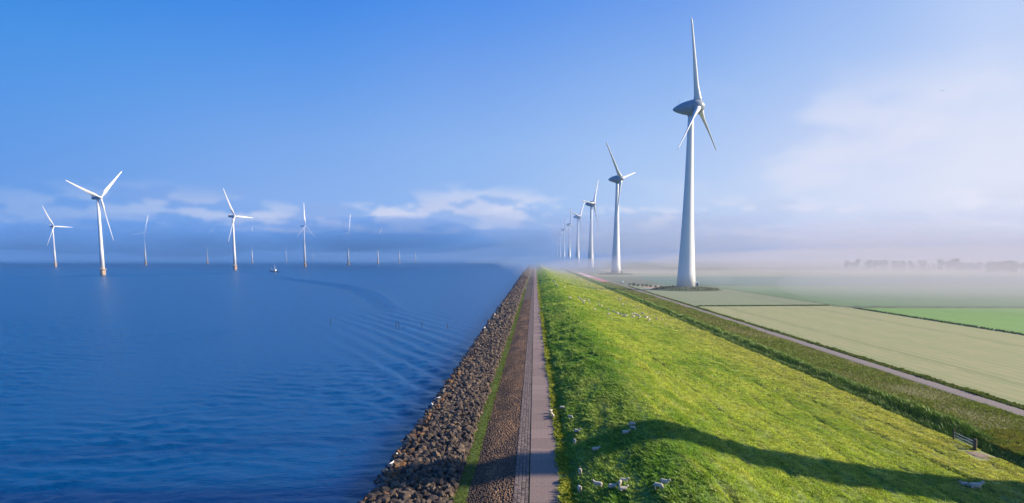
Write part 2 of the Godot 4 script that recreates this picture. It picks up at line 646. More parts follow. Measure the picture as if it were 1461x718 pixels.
func build_land() -> void:
	var g := mat("ground", lin(0.11, 0.15, 0.075), 1.0)
	grain(g, tex["soil"], 90.0)
	var o := whole("ground", sheet(PackedFloat32Array([63.3, 300.0, 2000.0, 9000.0]), PackedFloat32Array([1500.0, 0.0, -1500.0, -9000.0]), func(_x, _z): return 0.0), g)
	tag(o, "flat green polder land reaching to the horizon", "ground", "", "structure")

	var tan_m := field_mat("tan_field", lin(0.285, 0.265, 0.13), lin(0.20, 0.235, 0.09), 42.0)
	var pale_m := field_mat("pale_field", lin(0.16, 0.20, 0.10), lin(0.20, 0.215, 0.12), 60.0)
	var green_m := field_mat("green_field", lin(0.085, 0.17, 0.065), lin(0.13, 0.20, 0.085), 70.0)
	var bright_m := field_mat("bright_field", lin(0.115, 0.24, 0.045), lin(0.15, 0.27, 0.06), 50.0)
	var teal_m := field_mat("teal_field", lin(0.035, 0.115, 0.085), lin(0.05, 0.14, 0.095), 80.0)
	var straw_m := field_mat("straw_field", lin(0.26, 0.25, 0.17), lin(0.20, 0.22, 0.14), 90.0)
	quad_field("field", "pale tan field with drilled rows beside the road", [[83, -40], [157.5, -40], [157.5, 345], [153, 360], [83, 352]], 0.03, tan_m)
	quad_field("field", "bright green field across the dark ditch from the tan field", [[160.5, -40], [900, -40], [900, 350], [160.5, 344]], 0.03, bright_m)
	quad_field("field", "pale grey-green field in front of the egg-headed turbine on the mound", [[83, 358], [156, 366], [150, 600], [83, 640]], 0.03, pale_m)
	quad_field("field", "mid green field between the bright green field and the teal field", [[158, 358], [900, 360], [900, 650], [154, 610]], 0.03, green_m)
	quad_field("field", "dark teal-green field behind the mound of the first land turbine", [[120, 630], [900, 660], [1400, 930], [130, 905]], 0.03, teal_m)
	quad_field("field", "pale straw field beyond the teal field", [[130, 1060], [1500, 1090], [1500, 1500], [130, 1440]], 0.03, straw_m)
	quad_field("field", "soft green strip field beside the second land turbine", [[83, 915], [1500, 940], [1500, 1080], [83, 1050]], 0.03, pale_m)
	quad_field("field", "sandy patch beside the access track to the first land turbine", [[92, 560], [128, 566], [126, 604], [92, 620]], 0.06, mat("sand_patch", lin(0.32, 0.24, 0.17), 1.0))

	# dark drainage ditch between tan and bright field
	var dm := mat("ditch_water", lin(0.02, 0.045, 0.07), 0.25)
	var dw := strip("drainage_ditch", "narrow dark drainage ditch between the tan and bright green fields", 158.0, 160.0, -40.0, 344.0, 0.045, dm, "ditch")

	# road
	var rm := mat("road", lin(0.30, 0.25, 0.225), 0.9)
	grain(rm, tex["fine"], 7.0)
	var rd := whole("road", sheet(PackedFloat32Array([77.0, 77.08, 80.32, 80.4]), depths(-100.0, 9000.0, 60), func(x, _z): return 0.09 if x > 77.05 and x < 80.35 else 0.0), rm)
	tag(rd, "pale grey farm road running along the foot of the dike", "road", "", "structure")
	var track := mat("track", lin(0.30, 0.27, 0.26), 1.0)
	quad_field("access_track", "short gravel track from the road to the first land turbine", [[80.4, 553], [112, 548], [112, 544], [80.4, 546]], 0.09, track)

	var weedy := field_mat("crop_soil", lin(0.15, 0.16, 0.055), lin(0.19, 0.18, 0.07), 11.0)
	quad_field("field", "strip of low leafy crop between the reeds and the farm road", [[63.6, 97], [76.9, 97], [76.9, 1700], [63.6, 1700]], 0.055, weedy)
	var rough_m := field_mat("rough_grass", lin(0.16, 0.18, 0.04), lin(0.12, 0.16, 0.035), 9.0)
	quad_field("field", "unmown yellow grass at the end of the crop strip", [[63.6, -40], [76.9, -40], [76.9, 96.9], [63.6, 96.9]], 0.055, rough_m)
	# tulip strip
	strip("flower_bed", "deep pink strip of flowers between reeds and road", 71.0, 76.4, 705.0, 860.0, 0.08, mat("flower_red", lin(0.48, 0.15, 0.18), 1.0), "flowers")
	strip("flower_bed", "pale pink strip of flowers beyond the deep pink one", 69.0, 76.0, 875.0, 1130.0, 0.08, mat("flower_pink", lin(0.60, 0.36, 0.46), 1.0), "flowers")

func build_dike() -> void:
	var gm := mat("dike_turf", Color.WHITE, 1.0)
	gm.vertex_color_use_as_albedo = true
	grain(gm, tex["turf"], 6.0)
	gm.uv1_scale = Vector3(1.0 / 4.0, 1.0 / 4.0, 1.0 / 9.0)
	var xs := PackedFloat32Array()
	var x := 2.3
	while x < 66.01:
		xs.append(x)
		x += 0.35 if x < 30.0 else 0.5
	var mesh := sheet(xs, depths(-30.0, 9000.0, 520), dike_y, turf_tint)
	var o := whole("dike", mesh, gm)
	tag(o, "long grassy dike sloping from the path down to the reed ditch", "dike", "", "structure")
	# the rest of the dike behind the drone
	var back := sheet(xs, steps(30.0, 1500.0, 6), func(a, _z): return smooth_at(PROFILE, a, 0.35), turf_tint)
	var o2 := whole("dike", back, gm)
	tag(o2, "grassy dike carrying on behind the drone", "dike", "", "structure")

func turf_tint(x: float, z: float, _y: float) -> Color:
	return grass_colour(x, z) * 1.1

func grass_colour(x: float, z: float) -> Color:
	var a := nz.get_noise_2d(x * 2.2, z * 0.7 + 40.0)
	var b := nz.get_noise_2d(x * 12.0 + 200.0, z * 3.0)
	var lush := Color(0.12, 0.24, 0.03)
	var yellow := Color(0.36, 0.41, 0.105)
	var straw := Color(0.41, 0.375, 0.15)
	var t := smoothstep(6.0, 20.0, x)
	var c := lush.lerp(yellow, clampf(0.15 + t * 0.6 + a * 0.55 + b * 0.4, 0.0, 1.0))
	var s := smoothstep(36.0, 56.0, x) * 0.5 + smoothstep(0.15, 0.5, b) * 0.25
	return c.lerp(straw, clampf(s * (1.0 if x > 12.0 else 0.3), 0.0, 0.7))

# ------------------------------------------------------------------ the lake side of the crest
func build_seaward() -> void:
	# concrete path of slabs
	var path := base("concrete_path", Vector3(0, 0, 0))
	tag(path, "narrow concrete service path along the dike", "path", "", "structure")
	var sm := []
	for i in 4:
		var m := mat("slab_%d" % i, lin(0.275 + 0.022 * i, 0.195 + 0.017 * i, 0.168 + 0.015 * i), 0.85)
		grain(m, tex["fine"], 1.7 + 0.3 * i)
		m.uv1_scale = Vector3(1.0 / 7.0, 0.5, 1.0 / (1.1 + 0.2 * i))
		m.heightmap_enabled = true
		m.heightmap_texture = tex["relief"]
		m.heightmap_scale = 0.6
		sm.append(m)
	var slab := box(Vector3(1.0, 4.98, 0), Vector3(2.72, 0.2, 3.97), 0.012)
	for i in 150:
		var s := part("slab", slab, sm[rng.randi() % 4], path)
		s.position = Vector3(0, rng.randf_range(-0.006, 0.006), -44.0 - i * 4.0)
	var far := part("far_slabs", box(Vector3(1.0, 4.98, -4820.0), Vector3(2.72, 0.2, 8440.0), 0.012), sm[1], path)
	tag(far, "", "", "", "stuff")
	part("slab", box(Vector3(1.0, 4.98, 730.0), Vector3(2.72, 0.2, 1540.0), 0.012), sm[0], path)

	# bedding under the stonework
	var bed := mat("stone_bedding", lin(0.14, 0.085, 0.055), 1.0)
	grain(bed, tex["fine"], 0.9)
	var bed_profile := [[-6.0, 3.83], [-1.7, 4.90], [-0.3, 4.95]]
	var paving := base("stone_paving")
	tag(paving, "sloping brown basalt stone paving beside the path", "paving", "", "structure")
	part("bedding", sheet(PackedFloat32Array([-6.0, -1.7, -0.36]), depths(-30.0, 330.0, 40), func(x, _z): return curve_at(bed_profile, x)), bed, paving)
	part("far_stones", sheet(PackedFloat32Array([-6.0, -1.7, -0.36]), depths(330.0, 9000.0, 60), func(x, _z): return curve_at(bed_profile, x) + 0.05), bed, paving).set_meta("kind", "stuff")
	var col_mesh := lathe([[-0.12, 0.5], [0.0, 0.5], [0.06, 0.36]], 6)
	var stone := mat("basalt", Color.WHITE, 0.8)
	stone.vertex_color_use_as_albedo = true
	grain(stone, tex["fine"], 0.35)
	var tr := []
	var tc := PackedColorArray()
	var d := 40.0
	while d < 340.0:
		var sp := 0.20 if d < 150.0 else 0.30
		var x := -5.95
		while x < -1.72:
			var px := x + rng.randf_range(-0.09, 0.09)
			var pd := d + rng.randf_range(-0.09, 0.09)
			var b := Basis(Vector3.UP, rng.randf() * TAU) * Basis.from_scale(Vector3(sp * rng.randf_range(0.85, 1.25), 1.0, sp * rng.randf_range(0.85, 1.25)))
			b = Basis(Vector3.FORWARD, -atan(0.25) + rng.randf_range(-0.16, 0.16)) * Basis(Vector3.RIGHT, rng.randf_range(-0.16, 0.16)) * b
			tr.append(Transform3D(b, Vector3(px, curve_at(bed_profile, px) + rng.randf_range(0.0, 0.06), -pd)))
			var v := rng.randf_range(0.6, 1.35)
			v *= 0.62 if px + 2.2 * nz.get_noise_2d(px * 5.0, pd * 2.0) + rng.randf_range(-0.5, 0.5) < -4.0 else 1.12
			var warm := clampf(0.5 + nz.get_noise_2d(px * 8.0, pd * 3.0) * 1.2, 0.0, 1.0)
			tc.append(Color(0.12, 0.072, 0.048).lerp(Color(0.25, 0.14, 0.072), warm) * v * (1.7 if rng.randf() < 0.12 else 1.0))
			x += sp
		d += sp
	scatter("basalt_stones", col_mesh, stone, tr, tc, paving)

	# setts along the path
	var setts := base("sett_strip")
	tag(setts, "strip of squared grey setts edging the concrete path", "paving", "", "structure")
	var sett := box(Vector3(0, 0, 0), Vector3(0.30, 0.16, 0.42), 0.03)
	tr = []
	tc = PackedColorArray()
	d = 40.0
	while d < 900.0:
		for k in 4:
			var px: float = -1.58 + k * 0.325
			var b := Basis(Vector3.UP, rng.randf_range(-0.07, 0.07)) * Basis.from_scale(Vector3(rng.randf_range(0.92, 1.06), 1, rng.randf_range(0.85, 1.08)))
			tr.append(Transform3D(b, Vector3(px + rng.randf_range(-0.015, 0.015), 4.945 + rng.randf_range(-0.02, 0.015), -d - 0.22 * (k % 2) - rng.randf_range(-0.03, 0.03))))
			var v := rng.randf_range(0.7, 1.2)
			tc.append(Color(0.24, 0.18, 0.155) * v * rng.randf_range(0.7, 1.15))
		d += 0.47
	scatter("setts", sett, stone, tr, tc, setts)
	# grass strip between paving and rocks
	var gm: StandardMaterial3D = mats["dike_turf"]
	var verge := whole("verge", sheet(steps(-7.4, -5.75, 6), depths(-30.0, 9000.0, 300),
		func(x, z): return 3.86 + 0.16 * (1.0 - pow((x + 6.55) / 0.8, 2.0)) + 0.06 * nz.get_noise_2d(x * 12.0, z * 6.0), func(x, z, _y): return Color(0.10, 0.16, 0.022) * (1.0 + 0.4 * nz.get_noise_2d(x * 8.0, z * 3.0))), gm)
	tag(verge, "ribbon of bright grass between the rocks and the stone paving", "grass", "", "structure")

	# rock revetment
	var rev := base("rock_revetment")
	tag(rev, "rough bank of loose dark rocks along the waterline", "rocks", "", "structure")
	var core := mat("rock_core", lin(0.12, 0.095, 0.08), 1.0)
	grain(core, tex["fine"], 1.2)
	part("core", sheet(steps(-18.0, -6.9, 14), depths(-30.0, 9000.0, 400), func(x, z): return curve_at(ROCKS, x) - 0.12 + 0.15 * nz.get_noise_2d(x * 10.0, z * 8.0)), core, rev)
	var rock_meshes := []
	for i in 8: rock_meshes.append(rock_mesh(100 + i))
	var rock_mats := []
	for c in [[0.15, 0.105, 0.075], [0.21, 0.15, 0.105], [0.10, 0.073, 0.058], [0.27, 0.19, 0.12], [0.135, 0.10, 0.082], [0.30, 0.15, 0.06]]:
		var m := mat("rock_%d" % rock_mats.size(), lin(c[0], c[1], c[2]), 0.9)
		grain(m, tex["fine"], 0.8)
		m.heightmap_enabled = true
		m.heightmap_texture = tex["relief"]
		m.heightmap_scale = 3.0
		rock_mats.append(m)
	var wet := mat("wet_rock", lin(0.045, 0.038, 0.032), 0.35)
	rock_mats.append(wet)
	var many := {}
	var single := 0
	for band in [[40.0, 200.0, 7.0, 0.35], [200.0, 520.0, 2.0, 0.58], [520.0, 2200.0, 0.42, 1.0]]:
		var count := int(8.2 * (band[1] - band[0]) * band[2])
		var ds := []
		for i in count: ds.append(lerpf(band[0], band[1], (i + rng.randf()) / count))
		for dd in ds:
			var x := rng.randf_range(-15.5, -7.05)
			if rng.randf() < 0.06: x = rng.randf_range(-16.4, -15.4)
			var s: float = band[3] * (rng.randf_range(0.45, 1.35) if rng.randf() < 0.88 else rng.randf_range(1.4, 1.9)) * (0.85 if x > -8.5 else 1.0)
			var b := Basis.from_euler(Vector3(rng.randf() * TAU, rng.randf() * TAU, rng.randf() * TAU)) * Basis.from_scale(Vector3(s, s * rng.randf_range(0.6, 0.9), s * rng.randf_range(0.7, 1.1)))
			var t := Transform3D(b, Vector3(x, curve_at(ROCKS, x) + rng.randf_range(-0.12, 0.32), -dd))
			var mi := rng.randi() % 5
			if x < -13.2 and rng.randf() < 0.35 * clampf(2.0 - dd / 100.0, 0.1, 1.0): mi = 5
			if x < -14.5 and rng.randf() < 0.55: mi = 6
			var me := rng.randi() % 8
			if dd > 57.0 and single < 300:
				var o := part("rock", rock_meshes[me], rock_mats[mi], rev)
				o.transform = t
				single += 1
			else:
				var key := me * 10 + mi
				if not many.has(key): many[key] = []
				many[key].append(t)
	for key in many:
		scatter("more_rocks", rock_meshes[int(key) / 10], rock_mats[int(key) % 10], many[key], PackedColorArray(), rev)

func rock_mesh(sd: int) -> ArrayMesh:
	var r := RandomNumberGenerator.new()
	r.seed = sd
	var g := (1.0 + sqrt(5.0)) / 2.0
	var v := []
	for a in [-1.0, 1.0]:
		for b in [-g, g]:
			v.append(Vector3(a, b, 0)); v.append(Vector3(0, a, b)); v.append(Vector3(b, 0, a))
	var pts := []
	for q in v:
		pts.append(q.normalized() * r.randf_range(0.6, 1.25))
	var st := SurfaceTool.new()
	st.begin(Mesh.PRIMITIVE_TRIANGLES)
	st.set_smooth_group(-1)
	for i in 12:
		for j in range(i + 1, 12):
			for k in range(j + 1, 12):
				if v[i].distance_to(v[j]) < 2.1 and v[j].distance_to(v[k]) < 2.1 and v[i].distance_to(v[k]) < 2.1:
					var a: Vector3 = pts[i]
					var b: Vector3 = pts[j]
					var c: Vector3 = pts[k]
					if (b - a).cross(c - a).dot(a + b + c) > 0:
						var s := b
						b = c
						c = s
					st.add_vertex(a); st.add_vertex(b); st.add_vertex(c)
	st.generate_normals()
	return st.commit()

# ------------------------------------------------------------------ grass, reeds, crops
func tuft(sd: int, blades: int, height: float, width: float, spread: float, lean := Vector3.ZERO) -> ArrayMesh:
	var r := RandomNumberGenerator.new()
	r.seed = sd
	var st := SurfaceTool.new()
	st.begin(Mesh.PRIMITIVE_TRIANGLES)
	st.set_smooth_group(-1)
	for i in blades:
		var a := r.randf() * TAU
		var root := Vector3(cos(a), 0, sin(a)) * r.randf() * spread
		var out := Vector3(cos(a), 0, sin(a)) * r.randf_range(0.15, 0.6) * height + lean * height
		var h := height * r.randf_range(0.6, 1.15)
		var ang := r.randf() * TAU
		var side := Vector3(cos(ang), 0, sin(ang)) * width * r.randf_range(0.6, 1.1)
		var p0 := root - Vector3(0, 0.04, 0)
		var p1 := root + out * 0.35 + Vector3(0, h * 0.6, 0)
		var p2 := root + out + Vector3(0, h * 0.95, 0)
		for q in [[p0 - side * 0.7, p0 + side * 0.7, p1 + side], [p0 - side * 0.7, p1 + side, p1 - side], [p1 - side, p1 + side, p2]]:
			for e in q: st.add_vertex(e)
	st.generate_normals()
	return st.commit()

func leaf_mat(key: String, rough := 0.7, back := 0.8) -> StandardMaterial3D:
	var m := mat(key, Color.WHITE, rough)
	m.vertex_color_use_as_albedo = true
	m.backlight_enabled = true
	m.backlight = Color(back, back, back * 0.6)
	m.cull_mode = BaseMaterial3D.CULL_DISABLED
	return m

func build_grass() -> void:
	var gm := leaf_mat("grass_blades")
	var tufts := []
	for i in 3: tufts.append(tuft(40 + i, 9, 0.2, 0.03, 0.22, Vector3(-0.55, 0, 0.45)))
	var tr := [[], [], []]
	var tc := [PackedColorArray(), PackedColorArray(), PackedColorArray()]
	for band in [[44.0, 110.0, 24.0, 1.0], [110.0, 220.0, 8.0, 1.6], [220.0, 480.0, 2.0, 2.4], [480.0, 1000.0, 0.25, 3.4]]:
		var count := int(54.0 * (band[1] - band[0]) * band[2])
		for i in count:
			var x := rng.randf_range(2.45, 57.2)
			var d := rng.randf_range(band[0], band[1])
			if d < 110.0 and (x - 1.0) > d * 0.80: continue      # never seen: beside the drone
			# trodden bare patch by the gate
			if absf(x - 55.6) < 1.9 and absf(d - 84.8) < 2.6 and nz.get_noise_2d(x * 12.0, d * 12.0) > -0.25: continue
			var clump := nz.get_noise_2d(x * 15.0, d * 4.0)
			var s: float = band[3] * (0.85 + 0.8 * clump + rng.randf_range(-0.25, 0.4))
			if x < 3.3: s *= 1.25
			var v := rng.randf_range(0.5, 1.45)
			var k := rng.randi() % 3
			tr[k].append(Transform3D(Basis(Vector3.UP, rng.randf_range(-0.9, 0.9)) * Basis.from_scale(Vector3(s, s * minf(1.0, 1.5 / band[3] + 0.2), s)), Vector3(x, dike_y(x, -d), -d)))
			var c := grass_colour(x, -d) * v * 1.35
			if x < 3.4: c = Color(0.33, 0.36, 0.03) * v
			tc[k].append(c)
	# ribbon of grass by the rocks, and moss along the path
	for i in 9000:
		var d := 44.0 + 400.0 * pow(rng.randf(), 2.0)
		var x := rng.randf_range(-7.2, -5.95)
		var s := rng.randf_range(0.5, 0.95) * (1.0 + d / 300.0)
		tr[i % 3].append(Transform3D(Basis(Vector3.UP, rng.randf() * TAU) * Basis.from_scale(Vector3(s, s * 0.7, s)), Vector3(x, 3.95, -d)))
		tc[i % 3].append(Color(0.13, 0.185, 0.02) * rng.randf_range(0.7, 1.25))
	for i in 2600:
		var d := 44.0 + 260.0 * pow(rng.randf(), 1.6)
		if nz.get_noise_2d(d * 4.0, 5.0) < 0.02: continue
		tr[i % 3].append(Transform3D(Basis(Vector3.UP, rng.randf() * TAU) * Basis.from_scale(Vector3(0.28, 0.3, 0.5)), Vector3(-0.40 + rng.randf_range(-0.05, 0.05), 4.98, -d)))
		tc[i % 3].append(Color(0.19, 0.20, 0.02) * rng.randf_range(0.7, 1.2))
	for k in 3:
		var o := scatter("grass", tufts[k], gm, tr[k], tc[k])
		tag(o, "wind-combed grass covering the dike and its verges", "grass", "", "stuff")

	# reeds in the ditch at the foot of the dike
	var rt := []
	var rc := PackedColorArray()
	var reed := tuft(77, 9, 1.0, 0.05, 0.35, Vector3(-0.15, 0, 0.1))
	for band in [[78.0, 220.0, 9.0, 1.0], [220.0, 600.0, 3.0, 1.4], [600.0, 1700.0, 0.8, 2.2]]:
		for i in int(6.0 * (band[1] - band[0]) * band[2]):
			var x := rng.randf_range(57.4, 63.6)
			var d := rng.randf_range(band[0], band[1])
			if d < 92.0 and x < 60.0: continue
			var open := smoothstep(100.0, 92.0, d)
			var top := clampf(1.0 - pow((x - 60.6) / 3.2, 2.0), 0.0, 1.0)
			var s: float = (0.5 + 1.15 * top + 0.5 * nz.get_noise_2d(x * 5.0, d * 3.0)) * (1.0 - 0.55 * open)
			s = maxf(s, 0.3)
			rt.append(Transform3D(Basis(Vector3.UP, rng.randf_range(-1, 1)) * Basis.from_scale(Vector3(s * band[3], s, s * band[3])), Vector3(x, dike_y(x, -d) - 0.03, -d)))
			rc.append(Color(0.11, 0.20, 0.03).lerp(Color(0.24, 0.34, 0.045), clampf(rng.randf() * 0.6 + (x - 60.0) * 0.15, 0, 1)) * rng.randf_range(0.7, 1.2))
	var ro := scatter("reeds", reed, leaf_mat("reed_blades", 0.7, 0.25), rt, rc)
	tag(ro, "thick green reeds and weeds filling the ditch at the dike foot", "reeds", "", "stuff")

	# leafy crop rows between ditch and road
	var ct := []
	var cc := PackedColorArray()
	var crop := tuft(78, 8, 0.42, 0.07, 0.16)
	for row in 18:
		var x0 := 64.0 + row * 0.72
		var d := 70.0
		while d < 700.0:
			var sp := 0.36 if d < 200.0 else (0.75 if d < 400.0 else 1.5)
			var x := x0 + rng.randf_range(-0.12, 0.12)
			var patch := nz.get_noise_2d(x * 2.0 + 500.0, d * 0.8)
			if not (d < 98.0 and x < 90.0) and patch > -0.9:
				var s: float = maxf(0.5, 0.8 + 0.7 * patch + rng.randf_range(-0.1, 0.2)) * (1.0 if d < 200.0 else 1.5)
				ct.append(Transform3D(Basis(Vector3.UP, rng.randf() * TAU) * Basis.from_scale(Vector3(s, s, s)), Vector3(x, maxf(dike_y(x, -d), 0.0), -d)))
				cc.append(Color(0.20, 0.25, 0.05).lerp(Color(0.30, 0.27, 0.09), clampf(rng.randf() * 0.5 - patch, 0, 1)) * rng.randf_range(0.7, 1.2))
			d += sp * rng.randf_range(0.8, 1.2)
	# unmown yellow grass at the end of the rows and along the road verges
	for i in 9000:
		var x := rng.randf_range(61.5, 76.8)
		var d := rng.randf_range(60.0, 99.0)
		var s := rng.randf_range(0.6, 1.2)
		ct.append(Transform3D(Basis(Vector3.UP, rng.randf() * TAU) * Basis.from_scale(Vector3(s, s, s)), Vector3(x, maxf(dike_y(x, -d), 0.0), -d)))
		cc.append(Color(0.24, 0.24, 0.045).lerp(Color(0.12, 0.19, 0.03), clampf(0.4 + nz.get_noise_2d(x * 4.0, d * 4.0) * 1.5, 0, 1)) * rng.randf_range(0.75, 1.2))
	for i in 9000:
		var d := 80.0 + 520.0 * pow(rng.randf(), 1.7)
		var x := rng.randf_range(80.5, 82.6)
		var s := rng.randf_range(0.5, 1.3) * (0.7 + 0.9 * maxf(0.0, nz.get_noise_2d(d * 2.5, 8.0)))
		ct.append(Transform3D(Basis(Vector3.UP, rng.randf() * TAU) * Basis.from_scale(Vector3(s, s, s)), Vector3(x, 0, -d)))
		cc.append(Color(0.20, 0.22, 0.035).lerp(Color(0.08, 0.15, 0.03), rng.randf()) * rng.randf_range(0.7, 1.2))
	var co := scatter("crop_rows", crop, gm, ct, cc)
	tag(co, "leafy crop rows and rough verge grass on both sides of the farm road", "crops", "", "stuff")
	# weedy line across the pale field and along the drainage ditch
	var wt := []
	var wc := PackedColorArray()
	for i in 1500:
		var x := rng.randf_range(84.0, 154.0)
		var s := rng.randf_range(0.5, 1.3)
		wt.append(Transform3D(Basis(Vector3.UP, rng.randf() * TAU) * Basis.from_scale(Vector3(s, s, s)), Vector3(x, 0.02, -355.5 - (x - 84.0) * 0.1 + rng.randf_range(-1.5, 1.5))))
		wc.append(Color(0.12, 0.19, 0.07) * rng.randf_range(0.7, 1.2))
	for i in 2200:
		var d := 60.0 + rng.randf() * 284.0
		var s := rng.randf_range(0.5, 1.1)
		wt.append(Transform3D(Basis(Vector3.UP, rng.randf() * TAU) * Basis.from_scale(Vector3(s, s, s)), Vector3(159.0 + (1.0 if i % 2 == 0 else -1.0) * rng.randf_range(0.7, 1.5), 0.02, -d)))
		wc.append(Color(0.09, 0.15, 0.07) * rng.randf_range(0.7, 1.2))
	for t in [[118.0, 538.0, 900], [119.0, 1012.0, 500]]:
		for i in t[2]:
			var a := rng.randf() * TAU
			var q := 8.5 + 17.0 * sqrt(rng.randf())
			var s := rng.randf_range(0.7, 2.2)
			wt.append(Transform3D(Basis(Vector3.UP, rng.randf() * TAU) * Basis.from_scale(Vector3(s, s, s)), Vector3(t[0] + cos(a) * q, curve_at([[9.0, 2.7], [12.0, 2.3], [17.0, 1.4], [26.0, 0.3]], q) - 0.05, -t[1] + sin(a) * q)))
			wc.append(Color(0.13, 0.20, 0.06).lerp(Color(0.22, 0.22, 0.09), rng.randf()) * rng.randf_range(0.6, 1.2))
	var wo := scatter("field_edge_weeds", crop, gm, wt, wc)
	tag(wo, "rough weeds on the turbine mounds and along the field edges", "weeds", "", "stuff")

# ------------------------------------------------------------------ wind turbines
func blade_mesh(length: float, root: float, chord: float, tip: float, pitch: float, bend: float) -> ArrayMesh:
	var rings := []
	var n := 22
	for i in n + 1:
		var t := float(i) / n
		var c: float
		if root > chord: c = curve_at([[0.0, root], [0.08, root * 0.78], [0.2, root * 0.55], [0.35, chord], [0.6, chord * 0.72], [0.85, chord * 0.5], [1.0, tip]], t)
		elif t < 0.06: c = lerpf(root, root * 1.02, t / 0.06)
		elif t < 0.2: c = lerpf(root * 1.02, chord, smoothstep(0.06, 0.2, t))
		else: c = lerpf(chord, tip, pow((t - 0.2) / 0.8, 0.8))
		if i == n: c *= 0.35
		var thick := c * lerpf(0.6 if root > chord else 0.95, 0.36 if root > chord else 0.2, smoothstep(0.02, 0.35, t))
		var tw := pitch + deg_to_rad(18.0) * (1.0 - smoothstep(0.0, 0.7, t))
		var ring := PackedVector3Array()
		for k in 14:
			var a := TAU * k / 14
			var u := cos(a) * c * 0.5 - c * 0.12 * smoothstep(0.05, 0.25, t)
			var w := sin(a) * thick * 0.5 * (1.0 + 0.35 * cos(a))
			ring.append(Vector3(u * cos(tw) - w * sin(tw), t * length, u * sin(tw) + w * cos(tw) + bend * t * t))
		rings.append(ring)
	return loft(rings)

func turn_profile_z(pts: Array, n := 24, squash := 1.0) -> ArrayMesh:      # body of revolution about z: [[z, r], ...]
	var rings := []
	for p in pts:
		var ring := PackedVector3Array()
		for k in n:
			var a := TAU * k / n
			ring.append(Vector3(cos(a) * p[1], sin(a) * p[1] * squash, p[0]))
		rings.append(ring)
	return loft(rings)

func land_turbine() -> Node3D:
	var white := mat("tower_paint", lin(0.72, 0.73, 0.74), 0.55)
	var bladem := mat("blade_paint", lin(0.66, 0.66, 0.66), 0.4)
	var grey := mat("nacelle_paint", lin(0.27, 0.31, 0.36), 0.45)
	var dark := mat("door_dark", lin(0.05, 0.06, 0.08), 0.6)
	var o := base("wind_turbine")
	# tower in stacked concrete rings: each ring is a part
	var prof := [[0, 7.25], [10, 6.62], [18, 6.15], [26, 5.75], [36, 5.15], [49, 4.5], [60, 4.05], [69, 3.7], [85, 3.15], [100, 2.75], [112, 2.48], [124, 2.25], [131, 2.1]]
	var rings := []
	for p in prof: rings.append(circle(p[0], p[1], 48))
	part("tower", loft(rings), white, o)
	for y in [26.0, 49.0, 69.0, 100.0]:
		var rr := curve_at(prof, y)
		part("tower_joint", lathe([[y - 0.12, rr + 0.012], [y - 0.1, rr + 0.05], [y + 0.1, rr + 0.05], [y + 0.12, rr + 0.012]], 48), white, o)
	var st := SurfaceTool.new()
	st.begin(Mesh.PRIMITIVE_TRIANGLES)
	box_into(st, Vector3(8.0, 1.7, 1.5), Vector3(2.6, 3.4, 3.2), 0.08)
	st.generate_normals()
	var kiosk := part("door_porch", st.commit(), white, o)
	part("door", box(Vector3(8.0, 1.4, 3.12), Vector3(1.5, 2.4, 0.1), 0.02), dark, kiosk)
	# head: egg-shaped nacelle, tail pointing down-wind
	var nac := part("nacelle", turn_profile_z([[-14.2, 0.25], [-13.6, 1.1], [-12.2, 2.1], [-10.0, 3.2], [-7.0, 4.4], [-4.0, 5.3], [-1.0, 5.85], [1.4, 6.0], [2.3, 5.95]], 32, 0.94), grey, o)
	nac.position = Vector3(0, 135, 0)
	part("yaw_collar", lathe([[-6.5, 2.2], [-6.0, 2.6], [-4.0, 2.7]], 24), grey, nac)
	part("wind_vane", tube(Vector3(0, 3.6, -9.5), Vector3(0, 6.4, -9.5), 0.10, 0.08), dark, nac)
	part("wind_vane", tube(Vector3(-1.2, 6.0, -9.5), Vector3(1.2, 6.0, -9.5), 0.08, 0.08), dark, nac)
	part("beacon", lathe([[5.0, 0.3], [5.9, 0.3], [6.1, 0.15]], 10), dark, nac)
	var hub := part("hub", turn_profile_z([[2.4, 5.9], [4.0, 5.75], [6.0, 5.2], [7.8, 4.2], [9.2, 2.9], [10.0, 1.5], [10.3, 0.3]], 32), grey, o)
	hub.position = Vector3(0, 135, 0)
	var bm := blade_mesh(60.0, 6.6, 3.3, 1.5, deg_to_rad(46.0), -1.2)
	for k in 3:
		var b := part("blade", bm, bladem, hub)
		b.rotation.z = -TAU * k / 3.0
		b.position = Vector3(sin(TAU * k / 3.0), cos(TAU * k / 3.0), 0) * 3.6 + Vector3(0, 0, 5.2)
	return o

